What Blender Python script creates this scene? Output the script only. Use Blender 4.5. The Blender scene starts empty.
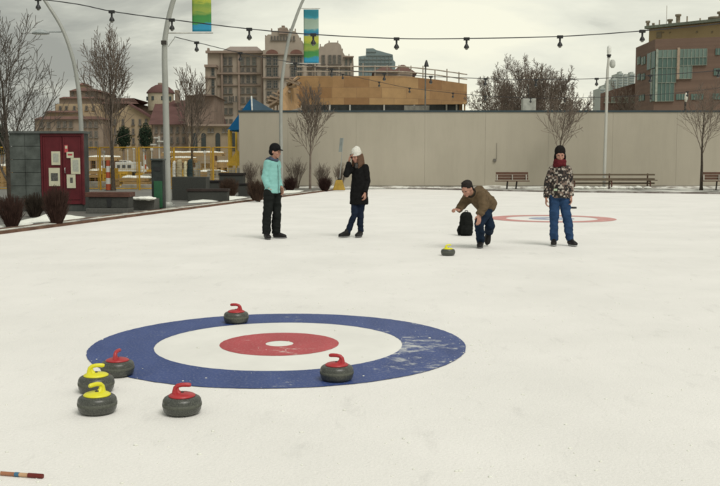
import bpy, math, random
from mathutils import Vector as V, Matrix, noise as mnoise
random.seed(7)
PI = math.pi
sc = bpy.context.scene
COL = sc.collection
# ---------------------------------------------------------------- camera
H = 1.3; F = 923.0; YH = 164.0
TH = math.atan((243 - YH) / F)
cam_d = bpy.data.cameras.new('camera'); cam = bpy.data.objects.new('camera', cam_d); COL.objects.link(cam)
cam_d.sensor_width = 36; cam_d.lens = 36 * F / 720; cam_d.clip_end = 5000; cam_d.clip_start = 0.05
cam.location = (0, 0, H); cam.rotation_euler = (PI / 2 - TH, 0, 0); sc.camera = cam
def ray(px, py):
    u = (px - 360) / F; v = (243 - py) / F
    return V((u, v * math.sin(TH) + math.cos(TH), v * math.cos(TH) - math.sin(TH)))
def G(px, py, z=0.0):                      # ground point seen at a pixel
    d = ray(px, py); return V((0, 0, H)) + d * ((z - H) / d.z)
def W(px, py, Y):                          # point at depth Y
    d = ray(px, py); return V((0, 0, H)) + d * (Y / d.y)
# ---------------------------------------------------------------- materials
def new_mat(name):
    m = bpy.data.materials.new(name); m.use_nodes = True
    nt = m.node_tree; b = nt.nodes['Principled BSDF']
    return m, nt, b
def N(nt, t, **k):
    n = nt.nodes.new(t)
    for a, v in k.items(): setattr(n, a, v)
    return n
def ramp(nt, stops):
    r = N(nt, 'ShaderNodeValToRGB'); e = r.color_ramp.elements
    while len(e) < len(stops): e.new(0.5)
    for el, (p, c) in zip(e, stops):
        el.position = p; el.color = (c, c, c, 1) if isinstance(c, (int, float)) else (*c, 1)
    return r
def noise(nt, scale, detail=4, rough=.55, vec=None):
    n = N(nt, 'ShaderNodeTexNoise'); n.inputs['Scale'].default_value = scale
    n.inputs['Detail'].default_value = detail; n.inputs['Roughness'].default_value = rough
    if vec is not None: nt.links.new(vec, n.inputs['Vector'])
    return n
def coords(nt, scale=(1, 1, 1), kind='Object'):
    t = N(nt, 'ShaderNodeTexCoord'); m = N(nt, 'ShaderNodeMapping'); m.inputs['Scale'].default_value = scale
    nt.links.new(t.outputs[kind], m.inputs['Vector']); return m.outputs['Vector']
def bump(nt, b, src, strength, dist):
    bp = N(nt, 'ShaderNodeBump'); bp.inputs['Strength'].default_value = strength; bp.inputs['Distance'].default_value = dist
    nt.links.new(src, bp.inputs['Height']); nt.links.new(bp.outputs['Normal'], b.inputs['Normal'])
def M(name, c, rough=.8, var=.25, scale=3, metal=0, bmp=0, bdist=.01, stretch=(1, 1, 1), c2=None, detail=5):
    m, nt, b = new_mat(name)
    b.inputs['Roughness'].default_value = rough; b.inputs['Metallic'].default_value = metal
    b.inputs['Specular IOR Level'].default_value = .08 if rough >= .72 else (.25 if rough >= .55 else .5)
    vec = coords(nt, stretch)
    n = noise(nt, scale, detail, .6, vec)
    lo = tuple(x * (1 - var) for x in c); hi = c2 if c2 else tuple(min(.95, x * (1 + var)) for x in c)
    r = ramp(nt, [(.32, lo), (.68, hi)])
    nt.links.new(n.outputs['Fac'], r.inputs['Fac']); nt.links.new(r.outputs['Color'], b.inputs['Base Color'])
    if bmp: bump(nt, b, n.outputs['Fac'], bmp, bdist)
    return m
# ---------------------------------------------------------------- mesh builder
ROOT = {}
class MB:
    def __init__(s): s.v = []; s.f = []; s.mi = []; s.cur = 0; s.sm = []
    def add(s, vs, fs, smooth=False):
        o = len(s.v); s.v += [V(p) for p in vs]
        for f in fs: s.f.append([i + o for i in f]); s.mi.append(s.cur); s.sm.append(smooth)
        return s
    def box(s, x0, x1, y0, y1, z0, z1, rot=0, piv=None):
        vs = [V((x, y, z)) for z in (z0, z1) for y in (y0, y1) for x in (x0, x1)]
        if rot:
            piv = V(piv) if piv else V(((x0 + x1) / 2, (y0 + y1) / 2, 0)); R = Matrix.Rotation(rot, 3, 'Z')
            vs = [R @ (p - V((piv.x, piv.y, 0))) + V((piv.x, piv.y, 0)) for p in vs]
        return s.add(vs, [(0, 2, 3, 1), (4, 5, 7, 6), (0, 1, 5, 4), (1, 3, 7, 5), (3, 2, 6, 7), (2, 0, 4, 6)])
    def obox(s, c, ax, ay, az):            # centre and three half-axis vectors
        c = V(c); ax = V(ax); ay = V(ay); az = V(az)
        vs = [c + a * ax + b * ay + d * az for d in (-1, 1) for b in (-1, 1) for a in (-1, 1)]
        return s.add(vs, [(0, 2, 3, 1), (4, 5, 7, 6), (0, 1, 5, 4), (1, 3, 7, 5), (3, 2, 6, 7), (2, 0, 4, 6)])
    def tube(s, pts, rad, n=8, cap=True, smooth=True):
        pts = [V(p) for p in pts]; k = len(pts)
        if isinstance(rad, (int, float)): rad = [rad] * k
        t0 = (pts[1] - pts[0]).normalized(); a = t0.orthogonal().normalized()
        vs = []; 
        for i, p in enumerate(pts):
            t = (pts[min(i + 1, k - 1)] - pts[max(i - 1, 0)])
            t = t.normalized() if t.length > 1e-9 else t0
            a = (a - a.dot(t) * t); a = a.normalized() if a.length > 1e-6 else t.orthogonal().normalized()
            b = t.cross(a)
            for j in range(n):
                w = 2 * PI * j / n; vs.append(p + rad[i] * (math.cos(w) * a + math.sin(w) * b))
        fs = [(i * n + j, i * n + (j + 1) % n, (i + 1) * n + (j + 1) % n, (i + 1) * n + j) for i in range(k - 1) for j in range(n)]
        s.add(vs, fs, smooth)
        if cap:
            s.add([vs[j] for j in range(n)], [tuple(reversed(range(n)))]); s.add(vs[-n:], [tuple(range(n))])
        return s
    def lathe(s, prof, c=(0, 0, 0), n=32, ax=1, ay=1, smooth=True):
        c = V(c); vs = []; fs = []
        for r, z in prof:
            for j in range(n):
                w = 2 * PI * j / n; vs.append(c + V((r * ax * math.cos(w), r * ay * math.sin(w), z)))
        for i in range(len(prof) - 1):
            for j in range(n): fs.append((i * n + j, i * n + (j + 1) % n, (i + 1) * n + (j + 1) % n, (i + 1) * n + j))
        s.add(vs, fs, smooth)
        if prof[0][0] > 1e-5: s.add(vs[:n], [tuple(reversed(range(n)))])
        if prof[-1][0] > 1e-5: s.add(vs[-n:], [tuple(range(n))])
        return s
    def ball(s, c, r, n=14, R=None, smooth=True):
        c = V(c)
        if isinstance(r, (int, float)): r = (r, r, r)
        vs = []; fs = []; m = n // 2 + 1
        for i in range(m + 1):
            ph = PI * i / m
            for j in range(n):
                w = 2 * PI * j / n
                p = V((r[0] * math.sin(ph) * math.cos(w), r[1] * math.sin(ph) * math.sin(w), r[2] * math.cos(ph)))
                vs.append(c + (R @ p if R else p))
        for i in range(m):
            for j in range(n): fs.append((i * n + j, (i + 1) * n + j, (i + 1) * n + (j + 1) % n, i * n + (j + 1) % n))
        return s.add(vs, fs, smooth)
    def limb(s, pts, rad, n=14):           # spheres joined by cones: closed volume for remeshing
        for i, p in enumerate(pts): s.ball(p, rad[i], n)
        for i in range(len(pts) - 1):
            s.tube([pts[i], pts[i + 1]], [rad[i], rad[i + 1]], n)
        return s
    def loft(s, rings, n=24):              # rings: (centre, half-axis a vector, half-axis b vector)
        vs = []; k = len(rings)
        for c, a, b in rings:
            for j in range(n):
                w = 2 * PI * j / n; vs.append(V(c) + math.cos(w) * V(a) + math.sin(w) * V(b))
        fs = [(i * n + j, i * n + (j + 1) % n, (i + 1) * n + (j + 1) % n, (i + 1) * n + j) for i in range(k - 1) for j in range(n)]
        fs += [tuple(reversed(range(n))), tuple(range((k - 1) * n, k * n))]
        return s.add(vs, fs, True)
    def prism(s, poly, z0, z1, smooth=False):
        n = len(poly)
        vs = [V((p[0], p[1], z0)) for p in poly] + [V((p[0], p[1], z1)) for p in poly]
        fs = [tuple(reversed(range(n))), tuple(range(n, 2 * n))] + [(i, (i + 1) % n, n + (i + 1) % n, n + i) for i in range(n)]
        return s.add(vs, fs, smooth)
    def slab(s, poly, y0, y1):             # polygon in x,z extruded along y
        n = len(poly)
        vs = [V((p[0], y0, p[1])) for p in poly] + [V((p[0], y1, p[1])) for p in poly]
        fs = [tuple(range(n)), tuple(reversed(range(n, 2 * n)))] + [(i, n + i, n + (i + 1) % n, (i + 1) % n) for i in range(n)]
        return s.add(vs, fs)
    def hip(s, x0, x1, y0, y1, z0, z1, inset_x, inset_y, ov=0):
        x0 -= ov; x1 += ov; y0 -= ov; y1 += ov
        vs = [(x0, y0, z0), (x1, y0, z0), (x1, y1, z0), (x0, y1, z0),
              (x0 + inset_x, y0 + inset_y, z1), (x1 - inset_x, y0 + inset_y, z1), (x1 - inset_x, y1 - inset_y, z1), (x0 + inset_x, y1 - inset_y, z1)]
        return s.add(vs, [(3, 2, 1, 0), (4, 5, 6, 7), (0, 1, 5, 4), (1, 2, 6, 5), (2, 3, 7, 6), (3, 0, 4, 7)])
    def build(s, name, mats, parent=None, loc=None, bevel=0):
        me = bpy.data.meshes.new(name); off = V((0, 0, 0))
        if parent is not None: off = ROOT.get(parent, V((0, 0, 0)))
        elif loc is not None: off = V(loc)
        me.from_pydata([tuple(p - off) for p in s.v], [], s.f)
        if not isinstance(mats, (list, tuple)): mats = [mats]
        for m in mats: me.materials.append(m)
        me.polygons.foreach_set('material_index', s.mi); me.polygons.foreach_set('use_smooth', s.sm)
        me.update()
        o = bpy.data.objects.new(name, me); COL.objects.link(o)
        if parent is not None: o.parent = parent; ROOT[o] = off
        else: o.location = off; ROOT[o] = off
        if bevel:
            b = o.modifiers.new('bevel', 'BEVEL'); b.width = bevel; b.segments = 2; b.limit_method = 'ANGLE'
        return o
def tag(o, label=None, cat=None, group=None, kind=None):
    if label: o['label'] = label
    if cat: o['category'] = cat
    if group: o['group'] = group
    if kind: o['kind'] = kind
    return o
def thing(name, label, cat, loc=(0, 0, 0), group=None):
    o = bpy.data.objects.new(name, None); COL.objects.link(o); o.location = loc; o.empty_display_size = .1
    ROOT[o] = V(loc); return tag(o, label, cat, group)
def dup(root, loc, rotz=0, label=None, group=None, scale=None):
    r = root.copy(); COL.objects.link(r); r.location = loc; r.rotation_euler = (0, 0, rotz)
    if scale: r.scale = scale
    if label: r['label'] = label
    if group: r['group'] = group
    for ch in list(root.children):
        c = ch.copy(); COL.objects.link(c); c.parent = r
        for g in list(ch.children):
            d = g.copy(); COL.objects.link(d); d.parent = c
    return r
def soften(o, voxel, it=4, fold=0, fscale=6, fz=.6):    # one continuous surface from overlapping volumes
    m = o.modifiers.new('r', 'REMESH'); m.mode = 'VOXEL'; m.voxel_size = voxel; m.use_smooth_shade = True
    s = o.modifiers.new('s', 'SMOOTH'); s.factor = .5; s.iterations = it
    dg = bpy.context.evaluated_depsgraph_get()
    me = bpy.data.meshes.new_from_object(o.evaluated_get(dg)); 
    if fold:
        me.update(); no = [v.normal.copy() for v in me.vertices]
        for v, n_ in zip(me.vertices, no):
            p = v.co; q = V((p.x * fscale, p.y * fscale, p.z * fscale * fz))
            k = mnoise.noise(q) + .5 * mnoise.noise(q * 2.3 + V((3, 1, 7))); r = 1 - abs(mnoise.noise(V((p.x * fscale * .6, p.y * fscale * .6, p.z * fscale * 1.6)) + V((9, 2, 4)))) * 3
            v.co = p + n_ * (k * fold + max(0, r) * fold * .8)
    mats = list(o.data.materials); o.modifiers.clear(); o.data = me
    if not me.materials:
        for x in mats: me.materials.append(x)
    me.polygons.foreach_set('use_smooth', [True] * len(me.polygons)); me.update()
    return o
# ---------------------------------------------------------------- world, light
w = bpy.data.worlds.new('World'); sc.world = w; w.use_nodes = True; nt = w.node_tree; nt.nodes.clear()
SEL, SROT = math.radians(54), math.radians(148)
sky = N(nt, 'ShaderNodeTexSky'); sky.sky_type = 'NISHITA'; sky.sun_disc = False
sky.sun_elevation = SEL; sky.sun_rotation = SROT; sky.air_density = 1.6; sky.dust_density = 4
b1 = N(nt, 'ShaderNodeBackground'); b1.inputs['Strength'].default_value = .1; nt.links.new(sky.outputs[0], b1.inputs[0])
tc = N(nt, 'ShaderNodeTexCoord'); mp = N(nt, 'ShaderNodeMapping'); mp.inputs['Scale'].default_value = (1.5, 1.5, 6.5); mp.inputs['Location'].default_value = (.35, .2, .1)
nt.links.new(tc.outputs['Generated'], mp.inputs['Vector'])
n1 = noise(nt, 2.4, 7, .55, mp.outputs['Vector']); n1.inputs['Distortion'].default_value = .35
cr = ramp(nt, [(.28, (.36, .37, .335)), (.44, (.53, .54, .475)), (.58, (.76, .765, .66)), (.75, (.88, .88, .75)), (.95, (1.0, .985, .81))])
# brighter patch low in the sky to the right of the view, greyer on the left
sx = N(nt, 'ShaderNodeSeparateXYZ'); nt.links.new(tc.outputs['Generated'], sx.inputs[0])
def math_(op, a, b=None, c=None):
    n = N(nt, 'ShaderNodeMath'); n.operation = op
    for i, q in enumerate((a, b, c)):
        if q is None: continue
        if isinstance(q, (int, float)): n.inputs[i].default_value = q
        else: nt.links.new(q, n.inputs[i])
    return n.outputs[0]
gx = math_('SUBTRACT', sx.outputs['X'], .10); gx = math_('MULTIPLY', math_('MULTIPLY', gx, gx), -16)
gz = math_('SUBTRACT', sx.outputs['Z'], .10); gz = math_('MULTIPLY', math_('MULTIPLY', gz, gz), -60)
glow = math_('POWER', 2.718, math_('ADD', gx, gz))
yy = math_('GREATER_THAN', sx.outputs['Y'], 0)
lft = math_('MULTIPLY', math_('MULTIPLY', math_('MINIMUM', math_('MAXIMUM', math_('SUBTRACT', .02, sx.outputs['X']), 0), .4), yy), -.55)
fac = math_('ADD', lft, math_('ADD', math_('MULTIPLY_ADD', math_('MULTIPLY', glow, yy), .42, -.02), math_('MULTIPLY_ADD', n1.outputs['Fac'], 1.45, -.24)))
nt.links.new(fac, cr.inputs['Fac'])
b2 = N(nt, 'ShaderNodeBackground'); b2.inputs['Strength'].default_value = 1.0; nt.links.new(cr.outputs['Color'], b2.inputs[0])
mx = N(nt, 'ShaderNodeMixShader'); mx.inputs[0].default_value = .94
nt.links.new(b1.outputs[0], mx.inputs[1]); nt.links.new(b2.outputs[0], mx.inputs[2])
wo = N(nt, 'ShaderNodeOutputWorld'); nt.links.new(mx.outputs[0], wo.inputs[0])
sd = bpy.data.lights.new('sun', 'SUN'); sd.energy = 1.75; sd.angle = math.radians(32); sd.color = (1, .965, .91)
so = bpy.data.objects.new('sun', sd); COL.objects.link(so)
# sun behind-right: direction to the sun
az = SROT; ds = V((math.sin(az) * math.cos(SEL), math.cos(az) * math.cos(SEL), math.sin(SEL)))
so.rotation_euler = ds.to_track_quat('Z', 'Y').to_euler()
sc.view_settings.view_transform = 'Standard'; sc.view_settings.look = 'None'; sc.view_settings.gamma = 1
sc.view_settings.use_curve_mapping = False; sc.view_settings.exposure = 0
sc.render.engine = 'CYCLES'; sc.cycles.filter_width = 1.9
sc.render.resolution_x = 1024; sc.render.resolution_y = 691
# ---------------------------------------------------------------- ground materials
def ice_mat():
    m, nt, b = new_mat('snowy_ice'); v = coords(nt)
    n1 = noise(nt, .7, 6, .6, v); n2 = noise(nt, 70, 3, .7, v); n3 = noise(nt, 5, 8, .7, coords(nt, (1, .35, 1)))
    r1 = ramp(nt, [(.3, (.85, .835, .795)), (.7, (.945, .925, .885))]); nt.links.new(n1.outputs['Fac'], r1.inputs['Fac'])
    r2 = ramp(nt, [(.3, .90), (.75, 1.0)]); nt.links.new(n2.outputs['Fac'], r2.inputs['Fac'])
    r3 = ramp(nt, [(.26, .87), (.43, 1.0)]); nt.links.new(n3.outputs['Fac'], r3.inputs['Fac'])
    a = N(nt, 'ShaderNodeMixRGB', blend_type='MULTIPLY'); a.inputs[0].default_value = 1
    c = N(nt, 'ShaderNodeMixRGB', blend_type='MULTIPLY'); c.inputs[0].default_value = 1
    nt.links.new(r1.outputs[0], a.inputs[1]); nt.links.new(r2.outputs[0], a.inputs[2])
    nt.links.new(a.outputs[0], c.inputs[1]); nt.links.new(r3.outputs[0], c.inputs[2])
    # thin skate and sliding scratches
    vo = N(nt, 'ShaderNodeTexWave'); vo.inputs['Scale'].default_value = 1.1; vo.inputs['Distortion'].default_value = 22; vo.inputs['Detail'].default_value = 3; vo.inputs['Detail Scale'].default_value = .5
    nt.links.new(v, vo.inputs['Vector']); r4 = ramp(nt, [(.0, .975), (.01, 1.0)]); nt.links.new(vo.outputs['Fac'], r4.inputs['Fac'])
    e = N(nt, 'ShaderNodeMixRGB', blend_type='MULTIPLY'); e.inputs[0].default_value = .8
    nt.links.new(c.outputs[0], e.inputs[1]); nt.links.new(r4.outputs[0], e.inputs[2])
    nt.links.new(e.outputs[0], b.inputs['Base Color'])
    b.inputs['Roughness'].default_value = .62; b.inputs['Specular IOR Level'].default_value = .25
    ad = N(nt, 'ShaderNodeMath', operation='ADD'); nt.links.new(n2.outputs['Fac'], ad.inputs[0]); nt.links.new(n3.outputs['Fac'], ad.inputs[1])
    bump(nt, b, ad.outputs[0], .6, .008)
    return m
def paint_mat(name, c, keep=.5, worn=0.0):
    m, nt, b = new_mat(name); v = coords(nt)
    n1 = noise(nt, 9, 10, .78, coords(nt, (1, 1.5, 1))); n2 = noise(nt, 1.6, 3, .5, v); n3 = noise(nt, 3.0, 5, .6, coords(nt, (1.3, .6, 1)))
    ad = N(nt, 'ShaderNodeMath', operation='MULTIPLY_ADD'); nt.links.new(n2.outputs['Fac'], ad.inputs[0]); ad.inputs[1].default_value = .55; nt.links.new(n1.outputs['Fac'], ad.inputs[2])
    # more wear towards +x, where the players walk
    sx = N(nt, 'ShaderNodeSeparateXYZ'); nt.links.new(v, sx.inputs[0])
    ma = N(nt, 'ShaderNodeMath', operation='MULTIPLY_ADD'); nt.links.new(sx.outputs['X'], ma.inputs[0]); ma.inputs[1].default_value = worn; nt.links.new(ad.outputs[0], ma.inputs[2])
    r = ramp(nt, [(.88, 0.0), (.99, .62)]); nt.links.new(ma.outputs[0], r.inputs['Fac'])
    r3 = ramp(nt, [(.3, tuple(x * .9 for x in c)), (.75, tuple(min(1, x * 1.18 + .015) for x in c))]); nt.links.new(n3.outputs['Fac'], r3.inputs['Fac'])
    g = noise(nt, 60, 3, .7, v); rg = ramp(nt, [(.5, 0.0), (.85, .25)]); nt.links.new(g.outputs['Fac'], rg.inputs['Fac'])
    mxx = N(nt, 'ShaderNodeMixRGB'); nt.links.new(rg.outputs[0], mxx.inputs[0]); nt.links.new(r3.outputs[0], mxx.inputs[1]); mxx.inputs[2].default_value = (.8, .8, .74, 1)
    mm = N(nt, 'ShaderNodeMixRGB'); nt.links.new(r.outputs[0], mm.inputs[0]); nt.links.new(mxx.outputs[0], mm.inputs[1]); mm.inputs[2].default_value = (.78, .79, .72, 1)
    nt.links.new(mm.outputs[0], b.inputs['Base Color']); b.inputs['Roughness'].default_value = .5; b.inputs['Specular IOR Level'].default_value = .2
    bump(nt, b, n1.outputs['Fac'], .3, .004)
    return m
def patchy(name, c1, c2, scale, lo, hi, rough=.9, stretch=(1, 1, 1)):
    m, nt, b = new_mat(name); v = coords(nt, stretch); n = noise(nt, scale, 8, .65, v); n2 = noise(nt, scale * 9, 4, .6, v)
    r = ramp(nt, [(lo, c1), (hi, c2)]); nt.links.new(n.outputs['Fac'], r.inputs['Fac'])
    r2 = ramp(nt, [(.3, .75), (.7, 1.0)]); nt.links.new(n2.outputs['Fac'], r2.inputs['Fac'])
    a = N(nt, 'ShaderNodeMixRGB', blend_type='MULTIPLY'); a.inputs[0].default_value = 1
    nt.links.new(r.outputs[0], a.inputs[1]); nt.links.new(r2.outputs[0], a.inputs[2]); nt.links.new(a.outputs[0], b.inputs['Base Color'])
    b.inputs['Roughness'].default_value = rough; bump(nt, b, n2.outputs['Fac'], .5, .02); return m
ICE = ice_mat()
BLUE = paint_mat('blue_ice_paint', (.032, .062, .205), worn=.05)
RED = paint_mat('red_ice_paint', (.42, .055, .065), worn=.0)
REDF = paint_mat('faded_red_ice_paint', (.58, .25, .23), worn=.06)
PAVE = patchy('wet_paving', (.13, .13, .12), (.22, .215, .19), .8, .35, .65, .55)
SITE = patchy('snowy_dirt', (.16, .13, .09), (.72, .72, .64), .55, .40, .52, .9, (1, 2.6, 1))
SNOW = M('snow', (.80, .81, .74), .8, .06, 12, bmp=.6, bdist=.03)
GRAN = M('granite', (.046, .048, .043), .6, .25, 30, bmp=.2, bdist=.003)
GRAN2 = M('pale_granite', (.10, .10, .09), .7, .2, 20, bmp=.2)
TIMB = M('dark_red_timber', (.10, .048, .035), .7, .3, 6, stretch=(1, 1, 6))
RUST = M('rusty_edging', (.145, .085, .06), .8, .35, 3)
BARK = M('bark', (.075, .062, .050), .9, .3, 12)
TWIG = M('twig', (.185, .15, .122), .95, .25, 6)
DTWIG = M('dark_twig', (.185, .148, .12), .95, .25, 6)
GREYT = M('grey_bark', (.11, .10, .085), .9, .3, 8)
STEEL = M('pole_steel', (.34, .35, .32), .45, .1, 2, metal=.15)
BLACK = M('black_plastic', (.012, .013, .014), .5, .2, 9)
# ---------------------------------------------------------------- ground, rink
GROUND_Y = 3000
g = MB(); g.add([(-1500, -200, -.03), (1500, -200, -.03), (1500, GROUND_Y, -.03), (-1500, GROUND_Y, -.03)], [(0, 1, 2, 3)])
tag(g.build('ground', SITE), kind='structure')
e0 = G(0, 234.5); e1 = G(340, 189.6)
ed = (e1 - e0); ed.z = 0; ed.normalize(); en = V((-ed.y, ed.x, 0))        # en points to the left, off the ice
L0 = e0 - ed * 32; L1 = e0 + ed * ((47.2 - e0.y) / ed.y)
B0 = G(399, 188.9); B1 = G(540, 192.0); B2 = G(720, 194.2); B2 = B2 + (B2 - B1).normalized() * 25
L1 = V((B0.x - 2.0, 46.9, 0)) if False else L1
ice = MB(); rim = [V((L0.x, L0.y, 0)), V((40, L0.y, 0)), V((B2.x + 4, B2.y, 0)), B2, B1, B0, L1]
ice.add([V((p.x, p.y, 0)) for p in rim], [tuple(range(len(rim)))])
tag(ice.build('ice', ICE), kind='structure')
# paved promenade to the left and behind the rink
pv = MB(); 
def off(p, d, z): q = p + en * d; return V((q.x, q.y, z))
pv.add([off(L0, .36, .05), off(L1, .36, .05), V((-8, 52, .05)), V((-30, 52, .05)), V((-30, -20, .05))], [(0, 1, 2, 3, 4)])
tag(pv.build('pavement', PAVE), kind='structure')
pb = MB(); pb.add([V((L1.x - 1.2, L1.y, .03)), V((B0.x, B0.y + .2, .03)), V((B1.x, B1.y + .2, .03)), V((B2.x, B2.y + .2, .03)), V((B2.x, 49, .03)), V((L1.x - 9, 49, .03)), V((L1.x - 9, L1.y + .3, .03))], [tuple(range(7))])
tag(pb.build('back_path', patchy('snowy_paving', (.17, .165, .145), (.74, .74, .68), .7, .42, .55)), kind='structure')
def strip(name, pts, w0, w1, z0, z1, mat, nrm=None):
    s = MB()
    for a, b in zip(pts[:-1], pts[1:]):
        d = (b - a).normalized(); n_ = V((-d.y, d.x, 0))
        q = [a + n_ * w0, b + n_ * w0, b + n_ * w1, a + n_ * w1]
        s.prism([(p.x, p.y) for p in q][::-1], z0, z1)
    return s.build(name, mat)
tag(strip('kerb', [L0, L1], 0.0, .13, -.02, .05, RUST), kind='structure')
tag(strip('kerb', [L0, L1], .133, .27, -.02, .062, patchy('snow_on_kerb', (.30, .29, .27), (.78, .78, .7), 1.2, .38, .48)), kind='structure')
tag(strip('kerb', [L0, L1], .273, .36, -.02, .075, patchy('brown_kerb', (.15, .085, .055), (.5, .48, .42), 1.6, .5, .62)), kind='structure')
tag(strip('kerb', [B2, B1, B0][::-1], 0, .2, -.02, .07, patchy('grey_kerb', (.19, .16, .145), (.42, .40, .38), 1.1, .45, .6)), kind='structure')
# curling houses
def disc(mb, c, r0, r1, z, n=420):
    vs = []
    for j in range(n):
        a = 2 * PI * j / n
        w0 = 1 + (.005 * mnoise.noise(V((math.cos(a) * 14, math.sin(a) * 14, r0 * 9))) + .006 * mnoise.noise(V((math.cos(a) * 60, math.sin(a) * 60, r0 * 9)))) * (.35 / max(r1, .35) + .3)
        for r in (r0, r1): vs.append((c.x + r * w0 * math.cos(a), c.y + r * w0 * math.sin(a), z))
    if r0 > 0: mb.add(vs, [(2 * j, 2 * j + 1, (2 * j + 3) % (2 * n), (2 * j + 2) % (2 * n)) for j in range(n)])
    else: mb.add(vs[1::2], [tuple(range(n))])
near, far = G(283, 389).y, G(283, 314).y
R = (far - near) / 2; hc = V((G(279.5, 344).x, (near + far) / 2, 0))
R = .97 * R + .03 * 1.33
ho = thing('curling_house', 'large blue and red ringed target painted on the ice in the foreground', 'curling target', (hc.x, hc.y, .004))
m = MB(); disc(m, hc, R * .662, R, .004); m.build('outer_ring', BLUE, ho)
m = MB(); disc(m, hc, R * .075, R * .32, .004); m.build('inner_ring', RED, ho)
fc = G(551.5, 218.6)
hf = thing('curling_house', 'smaller looking faded red ringed target far out on the ice behind the players', 'curling target', (fc.x, fc.y, .004))
m = MB(); disc(m, hc, R * .3205, R * .6615, .003); m.build('white_ring', M('worn_white_paint', (.80, .79, .745), .6, .07, 1.6, bmp=.3, bdist=.004, stretch=(1, .7, 1)), ho)
m = MB(); disc(m, hc, 0, R * .0745, .003); m.build('centre_spot', M('white_centre', (.80, .80, .75), .6, .06, 20), ho)
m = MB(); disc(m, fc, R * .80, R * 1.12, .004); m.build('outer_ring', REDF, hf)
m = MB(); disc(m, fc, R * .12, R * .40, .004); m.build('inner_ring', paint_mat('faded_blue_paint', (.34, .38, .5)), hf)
# crumbs of snow scattered over the ice
rc = random.Random(99); b = MB()
for i in range(2600):
    yy_ = 2.8 + 16 * rc.random() ** 1.5; xx_ = rc.uniform(-.5, .5) * yy_ * .9; c = V((xx_, yy_, 0))
    if rc.random() < .07: c = V((hc.x + R * rc.uniform(.5, 1.1), hc.y + rc.gauss(0, .5), 0))
    if rc.random() < .8 and (c - V((hc.x, hc.y, 0))).length < R * .99: continue
    s_ = .0016 + .0055 * rc.random() ** 4; z0 = .0045 if (c - V((hc.x, hc.y, 0))).length < R * 1.01 else .0
    b.ball((c.x, c.y, z0 + s_ * .3), (s_ * rc.uniform(1, 2.2), s_ * rc.uniform(.8, 1.6), s_ * .7), 6)
tag(b.build('snow_crumbs', SNOW), 'tiny crumbs of loose snow scattered over the ice', 'snow', kind='stuff')
# ---------------------------------------------------------------- curling stones
def granite_stone():
    m, nt, b = new_mat('stone_granite'); v = coords(nt); n = noise(nt, 180, 3, .7, v); n2 = noise(nt, 14, 4, .6, v)
    r = ramp(nt, [(.35, (.032, .034, .029)), (.55, (.064, .068, .057)), (.74, (.17, .175, .15))]); nt.links.new(n.outputs['Fac'], r.inputs['Fac'])
    nt.links.new(r.outputs[0], b.inputs['Base Color']); b.inputs['Roughness'].default_value = .32
    return m
SG = granite_stone(); SB = M('striking_band_granite', (.105, .11, .092), .75, .2, 90)
SBASE = M('stone_running_edge', (.03, .032, .03), .5, .2, 40)
def stone(mat, name='curling_stone'):
    o = thing(name, 'x', 'curling stone', (0, 0, 0), 'curling stones on the ice'); r = .1015
    prof = [(.066, .001), (.080, .004), (.0915, .012), (.098, .024), (.1, .038)]
    b = MB(); b.lathe(prof + [(.1012, .043)], n=48)
    b.lathe([(.1012, .060), (.1005, .066), (.0985, .076), (.092, .086), (.082, .092), (.06, .0945), (.001, .0945)], n=48)
    b.build('body', SG, o)
    b = MB(); b.lathe([(.1008, .0425), (.1022, .044), (.1025, .0515), (.1022, .059), (.1008, .0605)], n=48); b.build('striking_band', SB, o)
    c = MB(); c.lathe([(.066, .092), (.0705, .0945), (.070, .099), (.062, .104), (.046, .109), (.03, .112), (.001, .113)], n=40)
    cp = c.build('cap', mat, o)
    b = MB(); b.lathe([(.010, .111), (.011, .116), (.006, .118), (.001, .118)], n=12); b.build('bolt', SBASE, cp)
    h = MB(); pts = [(-.036, 0, .104), (-.037, 0, .121), (-.034, 0, .137), (-.022, 0, .148), (0, 0, .1525), (.02, 0, .1525), (.038, 0, .151), (.048, 0, .1495)]
    h.tube(pts, [.0175, .0125, .0115, .0115, .0115, .0118, .0115, .008], n=14)
    h.tube([(-.016, 0, .107), (-.024, 0, .124), (-.022, 0, .142)], [.018, .011, .006], n=10)
    h.build('handle', mat, o)
    return o
REDP = M('red_handle_plastic', (.40, .030, .035), .35, .08, 20); YELP = M('yellow_handle_plastic', (.72, .68, .03), .35, .06, 20)
red0 = stone(REDP); yel0 = stone(YELP)
def put(o, px, py, rz, label, first):
    p = G(px, py); d = V((p.x, p.y, 0)).normalized(); q = p + d * .070
    loc = (q.x, q.y, .0)
    if first: o.location = loc; o.rotation_euler = (0, 0, rz); o['label'] = label
    else: dup(o, loc, rz, label)
rd = math.radians
put(red0, 182.3, 417, rd(8), 'red handled curling stone nearest the front, alone to the right of the yellow pair', True)
put(red0, 117.8, 378, rd(83), 'red handled curling stone touching the left tip of the blue ring behind the yellow pair', False)
put(red0, 236.3, 324.5, rd(172), 'red handled curling stone sitting on the far edge of the blue ring', False)
put(red0, 336.8, 383, rd(163), 'red handled curling stone on the near right side of the blue ring', False)
put(yel0, 97.6, 416, rd(232), 'yellow handled curling stone in front, overlapping the other yellow one', True)
put(yel0, 96.5, 394.5, rd(14), 'yellow handled curling stone half hidden behind the front yellow one', False)
put(yel0, 448, 256, rd(20), 'yellow handled curling stone sliding alone in front of the crouching man', False)
ph = G(573.5, 208.6); b = MB(); b.lathe([(.082, 0.002), (.09, .006), (.09, .05), (.082, .055), (.001, .055)], (ph.x, ph.y, 0), 32)
tag(b.build('puck', BLACK, loc=(ph.x, ph.y, 0)), 'small flat black disc lying on the ice beyond the boy in blue jeans', 'puck')
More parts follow.
